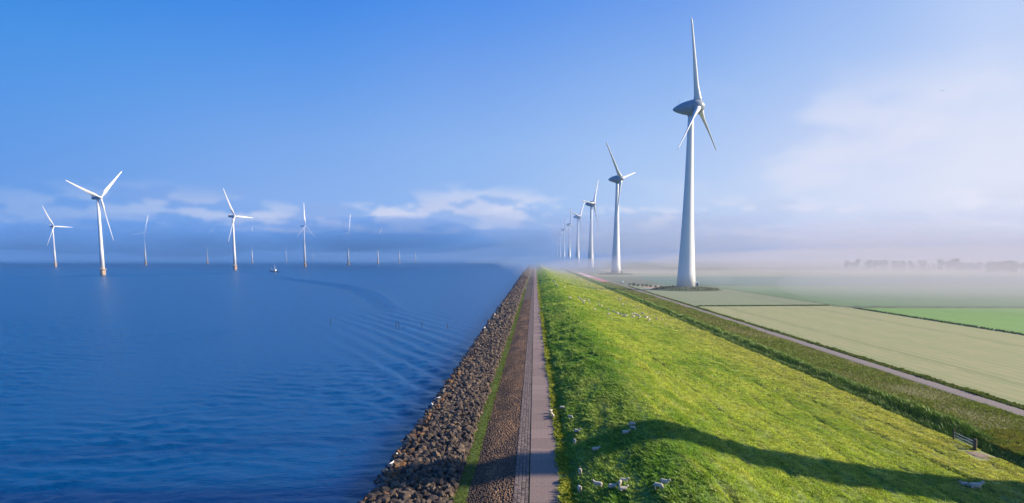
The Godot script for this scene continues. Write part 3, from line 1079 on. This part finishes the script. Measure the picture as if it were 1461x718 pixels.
func sea_turbine() -> Node3D:
	var white: StandardMaterial3D = mats["blade_paint"]
	var yellow := mat("pile_paint", lin(0.52, 0.38, 0.26), 0.6)
	var grey: StandardMaterial3D = mats["nacelle_paint"]
	var o := base("offshore_turbine")
	part("pile", lathe([[-4.0, 2.9], [7.4, 2.9], [7.6, 2.8]], 24), yellow, o)
	var plat := part("platform", lathe([[7.0, 3.0], [7.2, 4.7], [7.6, 4.7], [7.6, 2.9]], 24), yellow, o)
	for k in 16:
		var a := TAU * k / 16.0
		part("rail_post", tube(Vector3(cos(a) * 4.6, 7.5, sin(a) * 4.6), Vector3(cos(a) * 4.6, 8.8, sin(a) * 4.6), 0.06, 0.06, 5), yellow, plat)
	part("landing_ladder", box(Vector3(3.2, 2.5, 0), Vector3(0.5, 10.0, 1.2), 0.05), yellow, o)
	part("tower", lathe([[7.62, 2.55], [30, 2.3], [60, 1.9], [92, 1.5]], 32), white, o)
	var st := SurfaceTool.new()
	st.begin(Mesh.PRIMITIVE_TRIANGLES)
	box_into(st, Vector3(0, 0.2, -2.6), Vector3(4.0, 4.0, 10.4), 0.7)
	st.generate_normals()
	var nac := part("nacelle", st.commit(), grey, o)
	nac.position = Vector3(0, 94, 0)
	part("cooler", box(Vector3(0, 3.2, -6.2), Vector3(3.6, 2.0, 0.8), 0.1), grey, nac)
	var hub := part("hub", turn_profile_z([[2.6, 1.7], [3.4, 2.0], [4.6, 1.9], [5.6, 1.4], [6.1, 0.5]], 20), white, o)
	hub.position = Vector3(0, 94, 0)
	var bm := blade_mesh(52.0, 2.2, 4.2, 0.9, deg_to_rad(24.0), 1.0)
	for k in 3:
		var b := part("blade", bm, white, hub)
		b.rotation.z = -TAU * k / 3.0
		b.position = Vector3(sin(TAU * k / 3.0), cos(TAU * k / 3.0), 0) * 1.4 + Vector3(0, 0, 4.2)
	return o

func pose(o: Node3D, at: Vector3, axis_deg: float, phase_deg: float) -> void:
	o.position = at
	var turn := PI - deg_to_rad(axis_deg)
	o.get_node("nacelle").rotation.y = turn
	var hub: Node3D = o.get_node("hub")
	hub.basis = Basis(Vector3.UP, turn) * Basis(Vector3.RIGHT, deg_to_rad(-3.0)) * Basis(Vector3.BACK, -deg_to_rad(phase_deg))

func build_turbines() -> void:
	# grassy mounds carry the land turbines
	var mound := mat("mound_turf", lin(0.09, 0.13, 0.06), 1.0)
	grain(mound, tex["fine"], 3.0)
	var mound_mesh := lathe([[-0.3, 30.0], [0.3, 26.0], [1.4, 17.0], [2.3, 12.0], [2.7, 9.0], [2.75, 0.1]], 40)
	var land := [
		[73.0, 118.0, 30.0, "egg-headed land turbine out of sight whose shadow crosses the path and rocks"],
		[538.0, 118.0, -7.0, "tallest-standing egg-headed turbine with one blade straight up, on the mound by the access track"],
		[1012.0, 119.0, -44.0, "egg-headed turbine with a blade hanging straight down, second along the farm road"],
		[1475.0, 119.5, 33.0, "egg-headed turbine half veiled by fog, third along the farm road"],
		[1935.0, 120.0, 42.0, "egg-headed turbine cut in two by fog, fourth along the farm road"],
		[2400.0, 120.0, 4.0, "faint turbine with only base and head above fog, fifth along the farm road"],
		[2860.0, 120.0, 0.0, "faint turbine base in fog, sixth along the farm road"],
		[3320.0, 120.0, 25.0, "very faint turbine base in fog, seventh along the farm road"],
		[3780.0, 120.0, 60.0, "barely visible turbine base in fog, eighth along the farm road"]]
	var proto := land_turbine()
	for i in land.size():
		var a: Array = land[i]
		var o := proto if i == 0 else copy(proto)
		pose(o, Vector3(a[1], 2.7, -a[0]), 117.0 + (i % 3) * 1.5, a[2])
		tag(o, a[3], "wind turbine", "egg-headed turbines along the farm road")
		var mo := whole("mound", mound_mesh, mound)
		mo.position = Vector3(a[1], 0, -a[0])
		tag(mo, "low grassy mound under " + ["the hidden turbine", "the first turbine by the access track", "the second turbine on the farm road", "the third turbine on the farm road", "the fourth turbine on the farm road", "the fifth turbine on the farm road", "the sixth turbine on the farm road", "the seventh turbine on the farm road", "the eighth turbine on the farm road"][i], "mound", "turbine mounds")
	var sea := sea_turbine()
	var near_ph := [-73.0, -30.0, 0.0, 18.0, 50.0, 20.0, 75.0]
	var far_ph := [-30.0, 20.0, 55.0, 10.0, 80.0, 40.0]
	var ord := ["first", "second", "third", "fourth", "fifth", "sixth", "seventh"]
	for i in 7:
		var o := sea if i == 0 else copy(sea)
		pose(o, Vector3(-532.0 - i, WATER_Y, -828.0 - 376.0 * i), 99.0 + 2.0 * (i % 2), near_ph[i])
		tag(o, ["largest white offshore turbine with a yellow base, its blades spread in a Y", "white offshore turbine standing behind the fishing boat's wake, one blade level", "white offshore turbine with one blade upright, its tower broken by fog"][i] if i < 3 else "white offshore turbine fading in fog, %s in the inner row along the dike" % ord[i], "wind turbine", "offshore turbines in the lake")
	for i in 6:
		var o := copy(sea)
		pose(o, Vector3(-1128.0, WATER_Y, -1580.0 - 376.0 * i), 99.0 + 2.0 * (i % 2), far_ph[i])
		tag(o, "small slender offshore turbine with clear rotor, first in the outer row" if i == 0 else "white offshore turbine sunk in fog, %s in the outer row" % ord[i], "wind turbine", "offshore turbines in the lake")

# ------------------------------------------------------------------ trees
func crown_mesh(sd: int) -> ArrayMesh:
	var r := RandomNumberGenerator.new()
	r.seed = sd
	var lobes := []
	for i in 12:
		var a := r.randf() * TAU
		lobes.append([Vector3(cos(a) * r.randf_range(0.05, 0.26), r.randf_range(0.18, 0.82), sin(a) * r.randf_range(0.05, 0.26)), r.randf_range(0.14, 0.22)])
	var st := SurfaceTool.new()
	st.begin(Mesh.PRIMITIVE_TRIANGLES)
	st.set_smooth_group(-1)
	for i in 700:
		var l: Array = lobes[r.randi() % lobes.size()]
		var dir := Vector3(r.randfn(), r.randfn(), r.randfn()).normalized()
		var p: Vector3 = l[0] + dir * l[1] * pow(r.randf(), 0.4)
		var u := Vector3(r.randfn(), r.randfn(), r.randfn()).normalized() * r.randf_range(0.025, 0.05)
		var v := u.cross(dir + Vector3(0.1, 0.2, 0.3)).normalized() * r.randf_range(0.02, 0.045)
		for q in [[p - u, p + v, p + u], [p - u, p + u, p - v]]:
			for e in q: st.add_vertex(e)
	st.generate_normals()
	return st.commit()

func trunk_mesh() -> ArrayMesh:
	var st := SurfaceTool.new()
	st.begin(Mesh.PRIMITIVE_TRIANGLES)
	st.set_smooth_group(0)
	loft_into(st, [circle(-0.02, 0.034, 8), circle(0.15, 0.025, 8), circle(0.45, 0.016, 8), circle(0.8, 0.005, 8)])
	for k in 5:
		var a := TAU * k / 5.0 + 0.3
		var p := Vector3(0, 0.28 + 0.07 * k, 0)
		var q := p + Vector3(cos(a) * 0.2, 0.18, sin(a) * 0.2)
		loft_into(st, [circle(p.y, 0.011, 6), circle(q.y, 0.003, 6, Vector3(q.x, 0, q.z))])
	st.generate_normals()
	return st.commit()

func build_trees() -> void:
	var lm := mat("tree_leaves", lin(0.045, 0.085, 0.03), 0.8)
	lm.backlight_enabled = true
	lm.backlight = Color(0.3, 0.35, 0.15)
	var bark := mat("bark", lin(0.10, 0.08, 0.06), 1.0)
	var crowns := [crown_mesh(1), crown_mesh(2), crown_mesh(3)]
	var trunk := trunk_mesh()
	var spots := [[836, 1201, 18.6], [822, 1201, 19.2], [815, 1212, 19.7], [803, 1217, 18.7], [795, 1229, 19.6], [838, 1325, 16.6], [846, 1361, 17.0], [833, 1360, 16.3], [843, 1398, 23.1], [835, 1413, 20.9], [835, 1437, 23.0], [818, 1436, 12.9], [818, 1452, 12.1], [817, 1477, 20.0], [809, 1503, 17.6], [800, 1521, 19.1], [800, 1558, 19.7], [789, 1577, 20.4], [775, 1586, 21.2], [761, 1596, 21.2], [745, 1616, 21.1], [724, 1615, 19.5]]
	for i in spots.size():
		var s: Array = spots[i]
		var o := base("field_tree", Vector3(s[0], 0, -s[1]), rng.randf() * TAU)
		part("trunk", trunk, bark, o)
		part("crown", crowns[i % 3], lm, o)
		var w: float = 1.9 if i < 5 else (0.6 if s[2] < 14.0 else 1.5)
		o.scale = Vector3(s[2] * w, s[2] * 1.05, s[2] * w)
		var l := "broad round tree in the dense clump at the field end" if i < 5 else ("slim short tree between two taller clumps" if s[2] < 14.0 else ("round grey-green tree in the middle clump at the far field edge" if i < 11 else "hazy tree in the misty row at the far field edge"))
		tag(o, l, "tree", "trees at the far edge of the fields")

# ------------------------------------------------------------------ boat, stakes, gate, van, birds, shrubs
func build_small_things() -> void:
	var dark := mat("boat_hull", lin(0.025, 0.05, 0.09), 0.4)
	var white := mat("boat_white", lin(0.8, 0.8, 0.8), 0.4)
	var glass := mat("dark_glass", lin(0.02, 0.025, 0.03), 0.1)
	var wood := mat("weathered_wood", lin(0.14, 0.105, 0.075), 0.9)
	grain(wood, tex["fine"], 0.4)
	# fishing boat, bow on local +x
	var boat := base("fishing_boat", Vector3(-391, WATER_Y, -1016), deg_to_rad(168.0))
	tag(boat, "small fishing boat with white wheelhouse and thin masts, trailing a wake", "boat")
	var rings := []
	for s in [[-6.5, 1.7, 1.3], [-5.5, 2.0, 1.3], [-2.0, 2.2, 1.3], [2.0, 2.1, 1.6], [5.0, 1.3, 2.1], [6.8, 0.15, 2.7]]:
		var x: float = s[0]
		var w: float = s[1]
		var h: float = s[2]
		rings.append(PackedVector3Array([Vector3(x, h, -w), Vector3(x, 0.3, -w * 0.9), Vector3(x, -0.7, -w * 0.35), Vector3(x, -0.7, w * 0.35), Vector3(x, 0.3, w * 0.9), Vector3(x, h, w), Vector3(x, h - 0.35, w * 0.9), Vector3(x, h - 0.35, -w * 0.9)]))
	part("hull", loft(rings), dark, boat)
	var house := part("wheelhouse", box(Vector3(-1.4, 2.6, 0), Vector3(4.6, 3.0, 3.0), 0.12), white, boat)
	part("roof", box(Vector3(-1.4, 4.22, 0), Vector3(5.2, 0.2, 3.5), 0.05), white, house)
	for z in [-1.53, 1.53]:
		for x in [-2.6, -1.3, 0.0]:
			part("window", box(Vector3(x, 3.2, z), Vector3(0.8, 0.7, 0.05), 0.01), glass, house)
	part("window", box(Vector3(0.93, 3.2, 0), Vector3(0.05, 0.8, 2.2), 0.01), glass, house)
	part("mast", tube(Vector3(-1.5, 4.0, 0.5), Vector3(-1.5, 11.5, 0.5), 0.16, 0.08), white, boat)
	part("mast", tube(Vector3(-2.8, 4.0, -0.5), Vector3(-2.8, 9.5, -0.5), 0.14, 0.07), white, boat)
	part("boom", tube(Vector3(2.6, 1.3, 0), Vector3(3.4, 7.5, 0), 0.12, 0.07), white, boat)
	part("net_drum", turn_profile_z([[-1.0, 0.7], [-0.9, 0.5], [0.9, 0.5], [1.0, 0.7]], 14), dark, boat).position = Vector3(-5.0, 1.7, 0)

	# fishing stakes
	var sp := [[-66.7, 220.6, 2.3], [-44.0, 214.5, 1.7], [-42.9, 213.6, 1.9], [-35.4, 212.6, 1.8], [-27.2, 210.8, 1.6]]
	for i in sp.size():
		var s: Array = sp[i]
		var o := whole("water_stake", tube(Vector3(0, -2.0, 0), Vector3(0.06, s[2], 0.03), 0.08, 0.06), wood)
		o.position = Vector3(s[0], WATER_Y, -s[1])
		tag(o, ["tall wooden stake standing alone in open water", "wooden stake of the close pair where the wake waves spread", "wooden stake of the close pair where the wake waves spread", "wooden stake between the close pair and the one by the rocks", "short wooden stake standing in water closest to the rocks"][i], "stake", "stakes in the lake")

	# field gate at the dike foot
	var gate := base("field_gate", Vector3(56.6, 0.35, -92.0))
	tag(gate, "wooden field gate with silvery bars at the foot of the dike", "gate")
	part("post", tube(Vector3(0, -0.4, 0), Vector3(0.03, 1.75, 0), 0.13, 0.11, 7), wood, gate)
	part("post", tube(Vector3(-0.1, -0.4, 4.7), Vector3(-0.14, 1.55, 4.7), 0.24, 0.2, 7), wood, gate)
	var bar := mat("gate_metal", lin(0.5, 0.52, 0.55), 0.4)
	for k in 3:
		part("bar", tube(Vector3(0, 0.5 + k * 0.36, 0.1), Vector3(-0.08, 0.45 + k * 0.36, 4.5), 0.035, 0.035, 6), bar, gate)
	part("brace", tube(Vector3(0, 0.45, 0.2), Vector3(-0.08, 1.2, 4.3), 0.03, 0.03, 6), bar, gate)
	var soil := mat("bare_soil", lin(0.34, 0.25, 0.17), 1.0)
	grain(soil, tex["fine"], 1.4)
	var bs := whole("bare_soil", sheet(steps(53.9, 57.0, 14), PackedFloat32Array([-82.2, -82.6, -83.0, -83.5, -84.0, -84.5, -85.0, -85.5, -86.0, -86.5, -87.0, -87.4]),
		func(x, z): return dike_y(x, z) + 0.07 - 0.35 * smoothstep(0.8, 1.4, Vector2((x - 55.5) / 1.15, (z + 84.8) / 2.0).length() + 0.5 * nz.get_noise_2d(x * 16.0, z * 16.0))), soil)
	tag(bs, "bare trodden earth patch below the field gate", "soil", "", "structure")

	# white van by the road
	var van := base("parked_van", Vector3(84.6, 0.05, -664.0), deg_to_rad(80.0))
	tag(van, "white van parked beside the farm road near dark shrubs", "van")
	var vb := []
	for s in [[-2.6, 0.45, 2.1], [-2.5, 0.4, 2.3], [1.0, 0.4, 2.3], [1.7, 0.4, 1.5], [2.5, 0.4, 1.15], [2.65, 0.5, 0.9]]:
		vb.append(PackedVector3Array([Vector3(s[0], s[1], -1.0), Vector3(s[0], s[2] - 0.15, -1.0), Vector3(s[0], s[2], -0.85), Vector3(s[0], s[2], 0.85), Vector3(s[0], s[2] - 0.15, 1.0), Vector3(s[0], s[1], 1.0)]))
	part("body", loft(vb), white, van)
	for z in [-1.01, 1.01]:
		part("window", box(Vector3(0.7, 1.75, z), Vector3(0.9, 0.5, 0.03), 0.01), glass, van)
		for x in [-1.7, 1.7]:
			var wheel := part("wheel", turn_profile_z([[-0.12, 0.36], [0.12, 0.36]], 14), glass, van)
			wheel.position = Vector3(x, 0.36, z * 0.93)
	part("windscreen", box(Vector3(1.42, 1.95, 0), Vector3(0.05, 0.6, 1.6), 0.01), glass, van)

	# shrubs by the access track
	var bush := crown_mesh(8)
	var lm: StandardMaterial3D = mats["tree_leaves"]
	for i in 9:
		var o := base("shrub", Vector3(86.0 + i * 2.6, 0, -625.0 + i * 8.0 + rng.randf_range(-3, 3)), rng.randf() * TAU)
		part("crown", bush, lm, o).position.y = -0.2
		part("stem", tube(Vector3(0, -0.05, 0), Vector3(0, 0.4, 0), 0.03, 0.01, 6), mats["bark"], o)
		var s := rng.randf_range(2.6, 4.4)
		o.scale = Vector3(s * 2.0, s, s * 1.6)
		tag(o, "low dark shrub in the row between the van and the turbine mound", "shrub", "shrubs by the access track")

	# gulls
	var gull := base("gull", Vector3(148.9, 85.5, -263.6), 0.6)
	tag(gull, "tiny dark gull gliding in the open sky", "bird")
	part("body", gull_mesh(true), mat("gull_grey", lin(0.25, 0.26, 0.28), 0.8), gull)
	var gw := mat("gull_white", lin(0.8, 0.8, 0.78), 0.8)
	var spots := [[-14.5, 3.75, 101.4, 0.4], [-14.9, 3.6, 97.5, 2.0], [-14.7, 3.75, 68.3, 1.0]]
	for i in 3:
		var s: Array = spots[i]
		var g := base("gull", Vector3(s[0], s[1], -s[2]), s[3])
		tag(g, ["white gull perched on the outer rocks by the lit waves", "white gull perched on rocks just short of another gull", "white gull on the outer rocks beside the tower shadow"][i], "bird", "gulls on the rocks")
		part("body", gull_mesh(false), gw, g)

func gull_mesh(flying: bool) -> ArrayMesh:
	var bones := [[Vector3(-0.2, 0.12, 0), Vector3(0.1, 0.16, 0), 0.06, 0.09], [Vector3(0.1, 0.16, 0), Vector3(0.24, 0.27, 0), 0.07, 0.05], [Vector3(0.24, 0.27, 0), Vector3(0.34, 0.26, 0), 0.04, 0.012], [Vector3(-0.2, 0.12, 0), Vector3(-0.36, 0.1, 0), 0.05, 0.02]]
	if flying:
		for s in [-1, 1]:
			bones.append([Vector3(0.02, 0.18, 0.05 * s), Vector3(0.1, 0.3, 0.35 * s), 0.05, 0.035])
			bones.append([Vector3(0.1, 0.3, 0.35 * s), Vector3(-0.1, 0.24, 0.75 * s), 0.035, 0.015])
	else:
		for s in [-1, 1]:
			bones.append([Vector3(0.0, 0.12, 0.04 * s), Vector3(0.02, -0.06, 0.04 * s), 0.022, 0.02])
			bones.append([Vector3(0.08, 0.17, 0.06 * s), Vector3(-0.32, 0.12, 0.05 * s), 0.05, 0.02])
	return nets(bones, 0.022, 0.03)

# ------------------------------------------------------------------ skin over tapered bones (surface nets)
func nets(bones: Array, cell: float, blend: float) -> ArrayMesh:
	var lo := Vector3.ONE * 1e9
	var hi := -lo
	for b in bones:
		for e in 2:
			var r: float = b[2 + e] + blend
			lo = lo.min(b[e] - Vector3.ONE * r)
			hi = hi.max(b[e] + Vector3.ONE * r)
	lo -= Vector3.ONE * cell * 2.0
	var nx := int((hi.x - lo.x) / cell) + 3
	var ny := int((hi.y - lo.y) / cell) + 3
	var nn := int((hi.z - lo.z) / cell) + 3
	var f := PackedFloat32Array()
	f.resize(nx * ny * nn)
	for k in nn:
		for j in ny:
			for i in nx:
				var p := lo + Vector3(i, j, k) * cell
				var s := 0.0
				for b in bones:
					var ab: Vector3 = b[1] - b[0]
					var t := clampf((p - b[0]).dot(ab) / ab.length_squared(), 0.0, 1.0)
					var d: float = (p - (b[0] + ab * t)).length() - lerpf(b[2], b[3], t)
					s += exp(-d * 3.0 / blend)
				f[(k * ny + j) * nx + i] = -log(maxf(s, 1e-30)) * blend / 3.0
	var vid := {}
	var verts := PackedVector3Array()
	var corners := [Vector3i(0, 0, 0), Vector3i(1, 0, 0), Vector3i(0, 1, 0), Vector3i(1, 1, 0), Vector3i(0, 0, 1), Vector3i(1, 0, 1), Vector3i(0, 1, 1), Vector3i(1, 1, 1)]
	var edges := [[0, 1], [2, 3], [4, 5], [6, 7], [0, 2], [1, 3], [4, 6], [5, 7], [0, 4], [1, 5], [2, 6], [3, 7]]
	for k in nn - 1:
		for j in ny - 1:
			for i in nx - 1:
				var val := []
				var neg := 0
				for c in corners:
					var v := f[((k + c.z) * ny + j + c.y) * nx + i + c.x]
					val.append(v)
					if v < 0: neg += 1
				if neg == 0 or neg == 8: continue
				var sum := Vector3.ZERO
				var cnt := 0
				for e in edges:
					if (val[e[0]] < 0) != (val[e[1]] < 0):
						var t: float = val[e[0]] / (val[e[0]] - val[e[1]])
						sum += Vector3(corners[e[0]]).lerp(Vector3(corners[e[1]]), t)
						cnt += 1
				vid[(k * ny + j) * nx + i] = verts.size()
				verts.append(lo + (Vector3(i, j, k) + sum / cnt) * cell)
	var idx := PackedInt32Array()
	var axes := [Vector3i(1, 0, 0), Vector3i(0, 1, 0), Vector3i(0, 0, 1)]
	for k in range(1, nn - 1):
		for j in range(1, ny - 1):
			for i in range(1, nx - 1):
				var v0 := f[(k * ny + j) * nx + i]
				for a in 3:
					var s: Vector3i = axes[a]
					var v1 := f[((k + s.z) * ny + j + s.y) * nx + i + s.x]
					if (v0 < 0) == (v1 < 0): continue
					var u: Vector3i = axes[(a + 1) % 3]
					var w: Vector3i = axes[(a + 2) % 3]
					var q := []
					for o in [Vector3i.ZERO, u, u + w, w]:
						q.append(vid.get(((k - o.z) * ny + j - o.y) * nx + i - o.x, -1))
					if q.has(-1): continue
					if v0 < 0:
						idx.append_array(PackedInt32Array([q[0], q[2], q[1], q[0], q[3], q[2]]))
					else:
						idx.append_array(PackedInt32Array([q[0], q[1], q[2], q[0], q[2], q[3]]))
	var st := SurfaceTool.new()
	st.begin(Mesh.PRIMITIVE_TRIANGLES)
	st.set_smooth_group(0)
	for i in idx: st.add_vertex(verts[i])
	st.generate_normals()
	return st.commit()

# ------------------------------------------------------------------ sheep
func sheep_mesh(posture: String) -> ArrayMesh:
	var lift := -0.28 if posture == "lying" else 0.0
	var b := [[Vector3(-0.38, 0.66 + lift, 0), Vector3(0.30, 0.68 + lift, 0), 0.235, 0.22], [Vector3(-0.1, 0.60 + lift, 0), Vector3(0.2, 0.60 + lift, 0), 0.25, 0.24], [Vector3(-0.55, 0.66 + lift, 0), Vector3(-0.66, 0.48 + lift, 0), 0.06, 0.035]]
	var head := Vector3(0.62, 0.98 + lift, 0)
	var nose := Vector3(0.80, 0.88 + lift, 0)
	if posture == "grazing":
		head = Vector3(0.62, 0.34, 0.05)
		nose = Vector3(0.72, 0.12, 0.06)
	b.append([Vector3(0.34, 0.72 + lift, 0), head, 0.17, 0.105])
	b.append([head, nose, 0.095, 0.055])
	for s in [-1, 1]:
		b.append([head + Vector3(-0.03, 0.05, 0.06 * s), head + Vector3(-0.08, 0.05, 0.18 * s), 0.035, 0.02])
		if posture == "lying":
			b.append([Vector3(0.25, 0.16, 0.14 * s), Vector3(0.48, 0.05, 0.14 * s), 0.06, 0.04])
			b.append([Vector3(-0.40, 0.16, 0.18 * s), Vector3(-0.16, 0.06, 0.22 * s), 0.09, 0.04])
		else:
			b.append([Vector3(0.27, 0.52, 0.12 * s), Vector3(0.27, 0.26, 0.12 * s), 0.085, 0.045])
			b.append([Vector3(0.27, 0.26, 0.12 * s), Vector3(0.27, 0.0, 0.12 * s), 0.045, 0.04])
			b.append([Vector3(-0.40, 0.54, 0.13 * s), Vector3(-0.46, 0.28, 0.13 * s), 0.11, 0.05])
			b.append([Vector3(-0.46, 0.28, 0.13 * s), Vector3(-0.42, 0.0, 0.13 * s), 0.048, 0.04])
	return nets(b, 0.04, 0.05)

func build_sheep() -> void:
	var wool := mat("wool", lin(0.72, 0.65, 0.54), 1.0)
	grain(wool, tex["fine"], 0.3)
	wool.rim_enabled = true
	wool.rim = 0.4
	var meshes := {"grazing": sheep_mesh("grazing"), "standing": sheep_mesh("standing"), "lying": sheep_mesh("lying")}
	# [x, depth, posture, heading degrees (0 = +x, 90 = towards the drone), size, label]
	var list := [
		[2.15, 86.1, "standing", 120, 0.9, "sheep at the path's grassy edge, hindmost of three in a file"],
		[2.2, 84.4, "standing", 100, 0.9, "sheep at the path's grassy edge, middle of three in a file"],
		[2.35, 83.2, "standing", 95, 0.95, "sheep at the path's grassy edge, leading a file of three"],
		[3.6, 86.3, "grazing", 0, 0.9, "sheep grazing side-on just upslope of the file of three"],
		[4.3, 79.4, "grazing", 40, 0.9, "grazing sheep alone on the bank just past the file of three"],
		[4.7, 72.9, "lying", 10, 0.95, "sheep lying stretched on the bank above the tower shadow"],
		[4.2, 69.0, "grazing", 80, 0.9, "sheep grazing head-on at the upper rim of the tower shadow"],
		[5.9, 63.9, "lying", 350, 1.0, "sheep lying alone in the tower shadow on the slope"],
		[9.0, 66.0, "lying", 5, 0.95, "sheep lying in the shadow below two others near the crest"],
		[9.9, 68.0, "grazing", 180, 0.9, "upper of two close sheep in shadow near the crest"],
		[9.8, 66.7, "grazing", 20, 0.75, "smaller lower one of two close sheep near the crest"],
		[4.1, 59.1, "standing", 85, 0.95, "sheep facing along the bank just clear of the tower shadow"],
		[3.8, 55.1, "standing", 80, 1.0, "sheep walking down the trodden bank foot, alone"],
		[5.2, 54.2, "standing", 200, 1.05, "sheep standing side-on between the bank foot and the group of four"],
		[6.3, 53.1, "lying", 10, 0.95, "sheep lying at the edge of the group of four"],
		[6.95, 51.8, "lying", 350, 0.95, "lowest sheep of the group of four, lying"],
		[6.85, 52.9, "grazing", 100, 0.85, "middle sheep of the group of four, head down"],
		[7.25, 53.4, "lying", 15, 0.85, "highest sheep of the group of four, lying"],
		[9.3, 49.7, "grazing", 30, 1.0, "grazing sheep of a pair on the sunlit crest"],
		[9.9, 50.4, "lying", 40, 1.0, "lying sheep of a pair on the sunlit crest"],
		[44.6, 70.2, "lying", 180, 0.9, "small sheep at the tail of a resting pair in shadow near the gate"],
		[45.35, 69.5, "lying", 8, 1.35, "large sheep resting in the shadow strip near the gate"]]
	for s in list:
		place_sheep(meshes[s[2]], wool, s[0], s[1], deg_to_rad(-float(s[3])), s[4] * (0.62 if s[0] < 20.0 else 0.78), s[5], "sheep on the near slope")
	# far flock on the polder slope
	var r := RandomNumberGenerator.new()
	r.seed = 31
	var herds := [[[24.5, 300.0], [9.0, 40.0], 18, "far sheep grazing in the scattered flock half way down the slope"], [[42.0, 268.0], [6.0, 22.0], 16, "far sheep grazing in the tight flock above the reeds"], [[34.0, 255.0], [7.0, 14.0], 12, "far sheep grazing in the lowest loose flock on the slope"], [[14.0, 420.0], [6.0, 70.0], 8, "far sheep grazing high on the slope near the thin tower shadow"], [[48.0, 360.0], [4.0, 60.0], 8, "far sheep grazing in a line along the reed ditch"]]
	for h in herds:
		for i in h[2]:
			var x: float = clampf(h[0][0] + r.randfn() * h[1][0] * 0.5, 13.0, 55.0)
			var d: float = h[0][1] + r.randfn() * h[1][1] * 0.5
			place_sheep(meshes["grazing" if i % 3 else "lying"], wool, x, d, r.randf() * TAU, r.randf_range(0.85, 1.15), h[3], "far flock on the polder slope")

func place_sheep(mesh: Mesh, m: Material, x: float, d: float, turn: float, size: float, label: String, group: String) -> void:
	var o := whole("sheep", mesh, m)
	var y := maxf(dike_y(x, -d), dike_y(x + 0.3, -d))
	o.transform = Transform3D(Basis(Vector3.UP, turn) * Basis.from_scale(Vector3.ONE * size), Vector3(x, y + 0.02, -d))
	tag(o, label, "sheep", group)
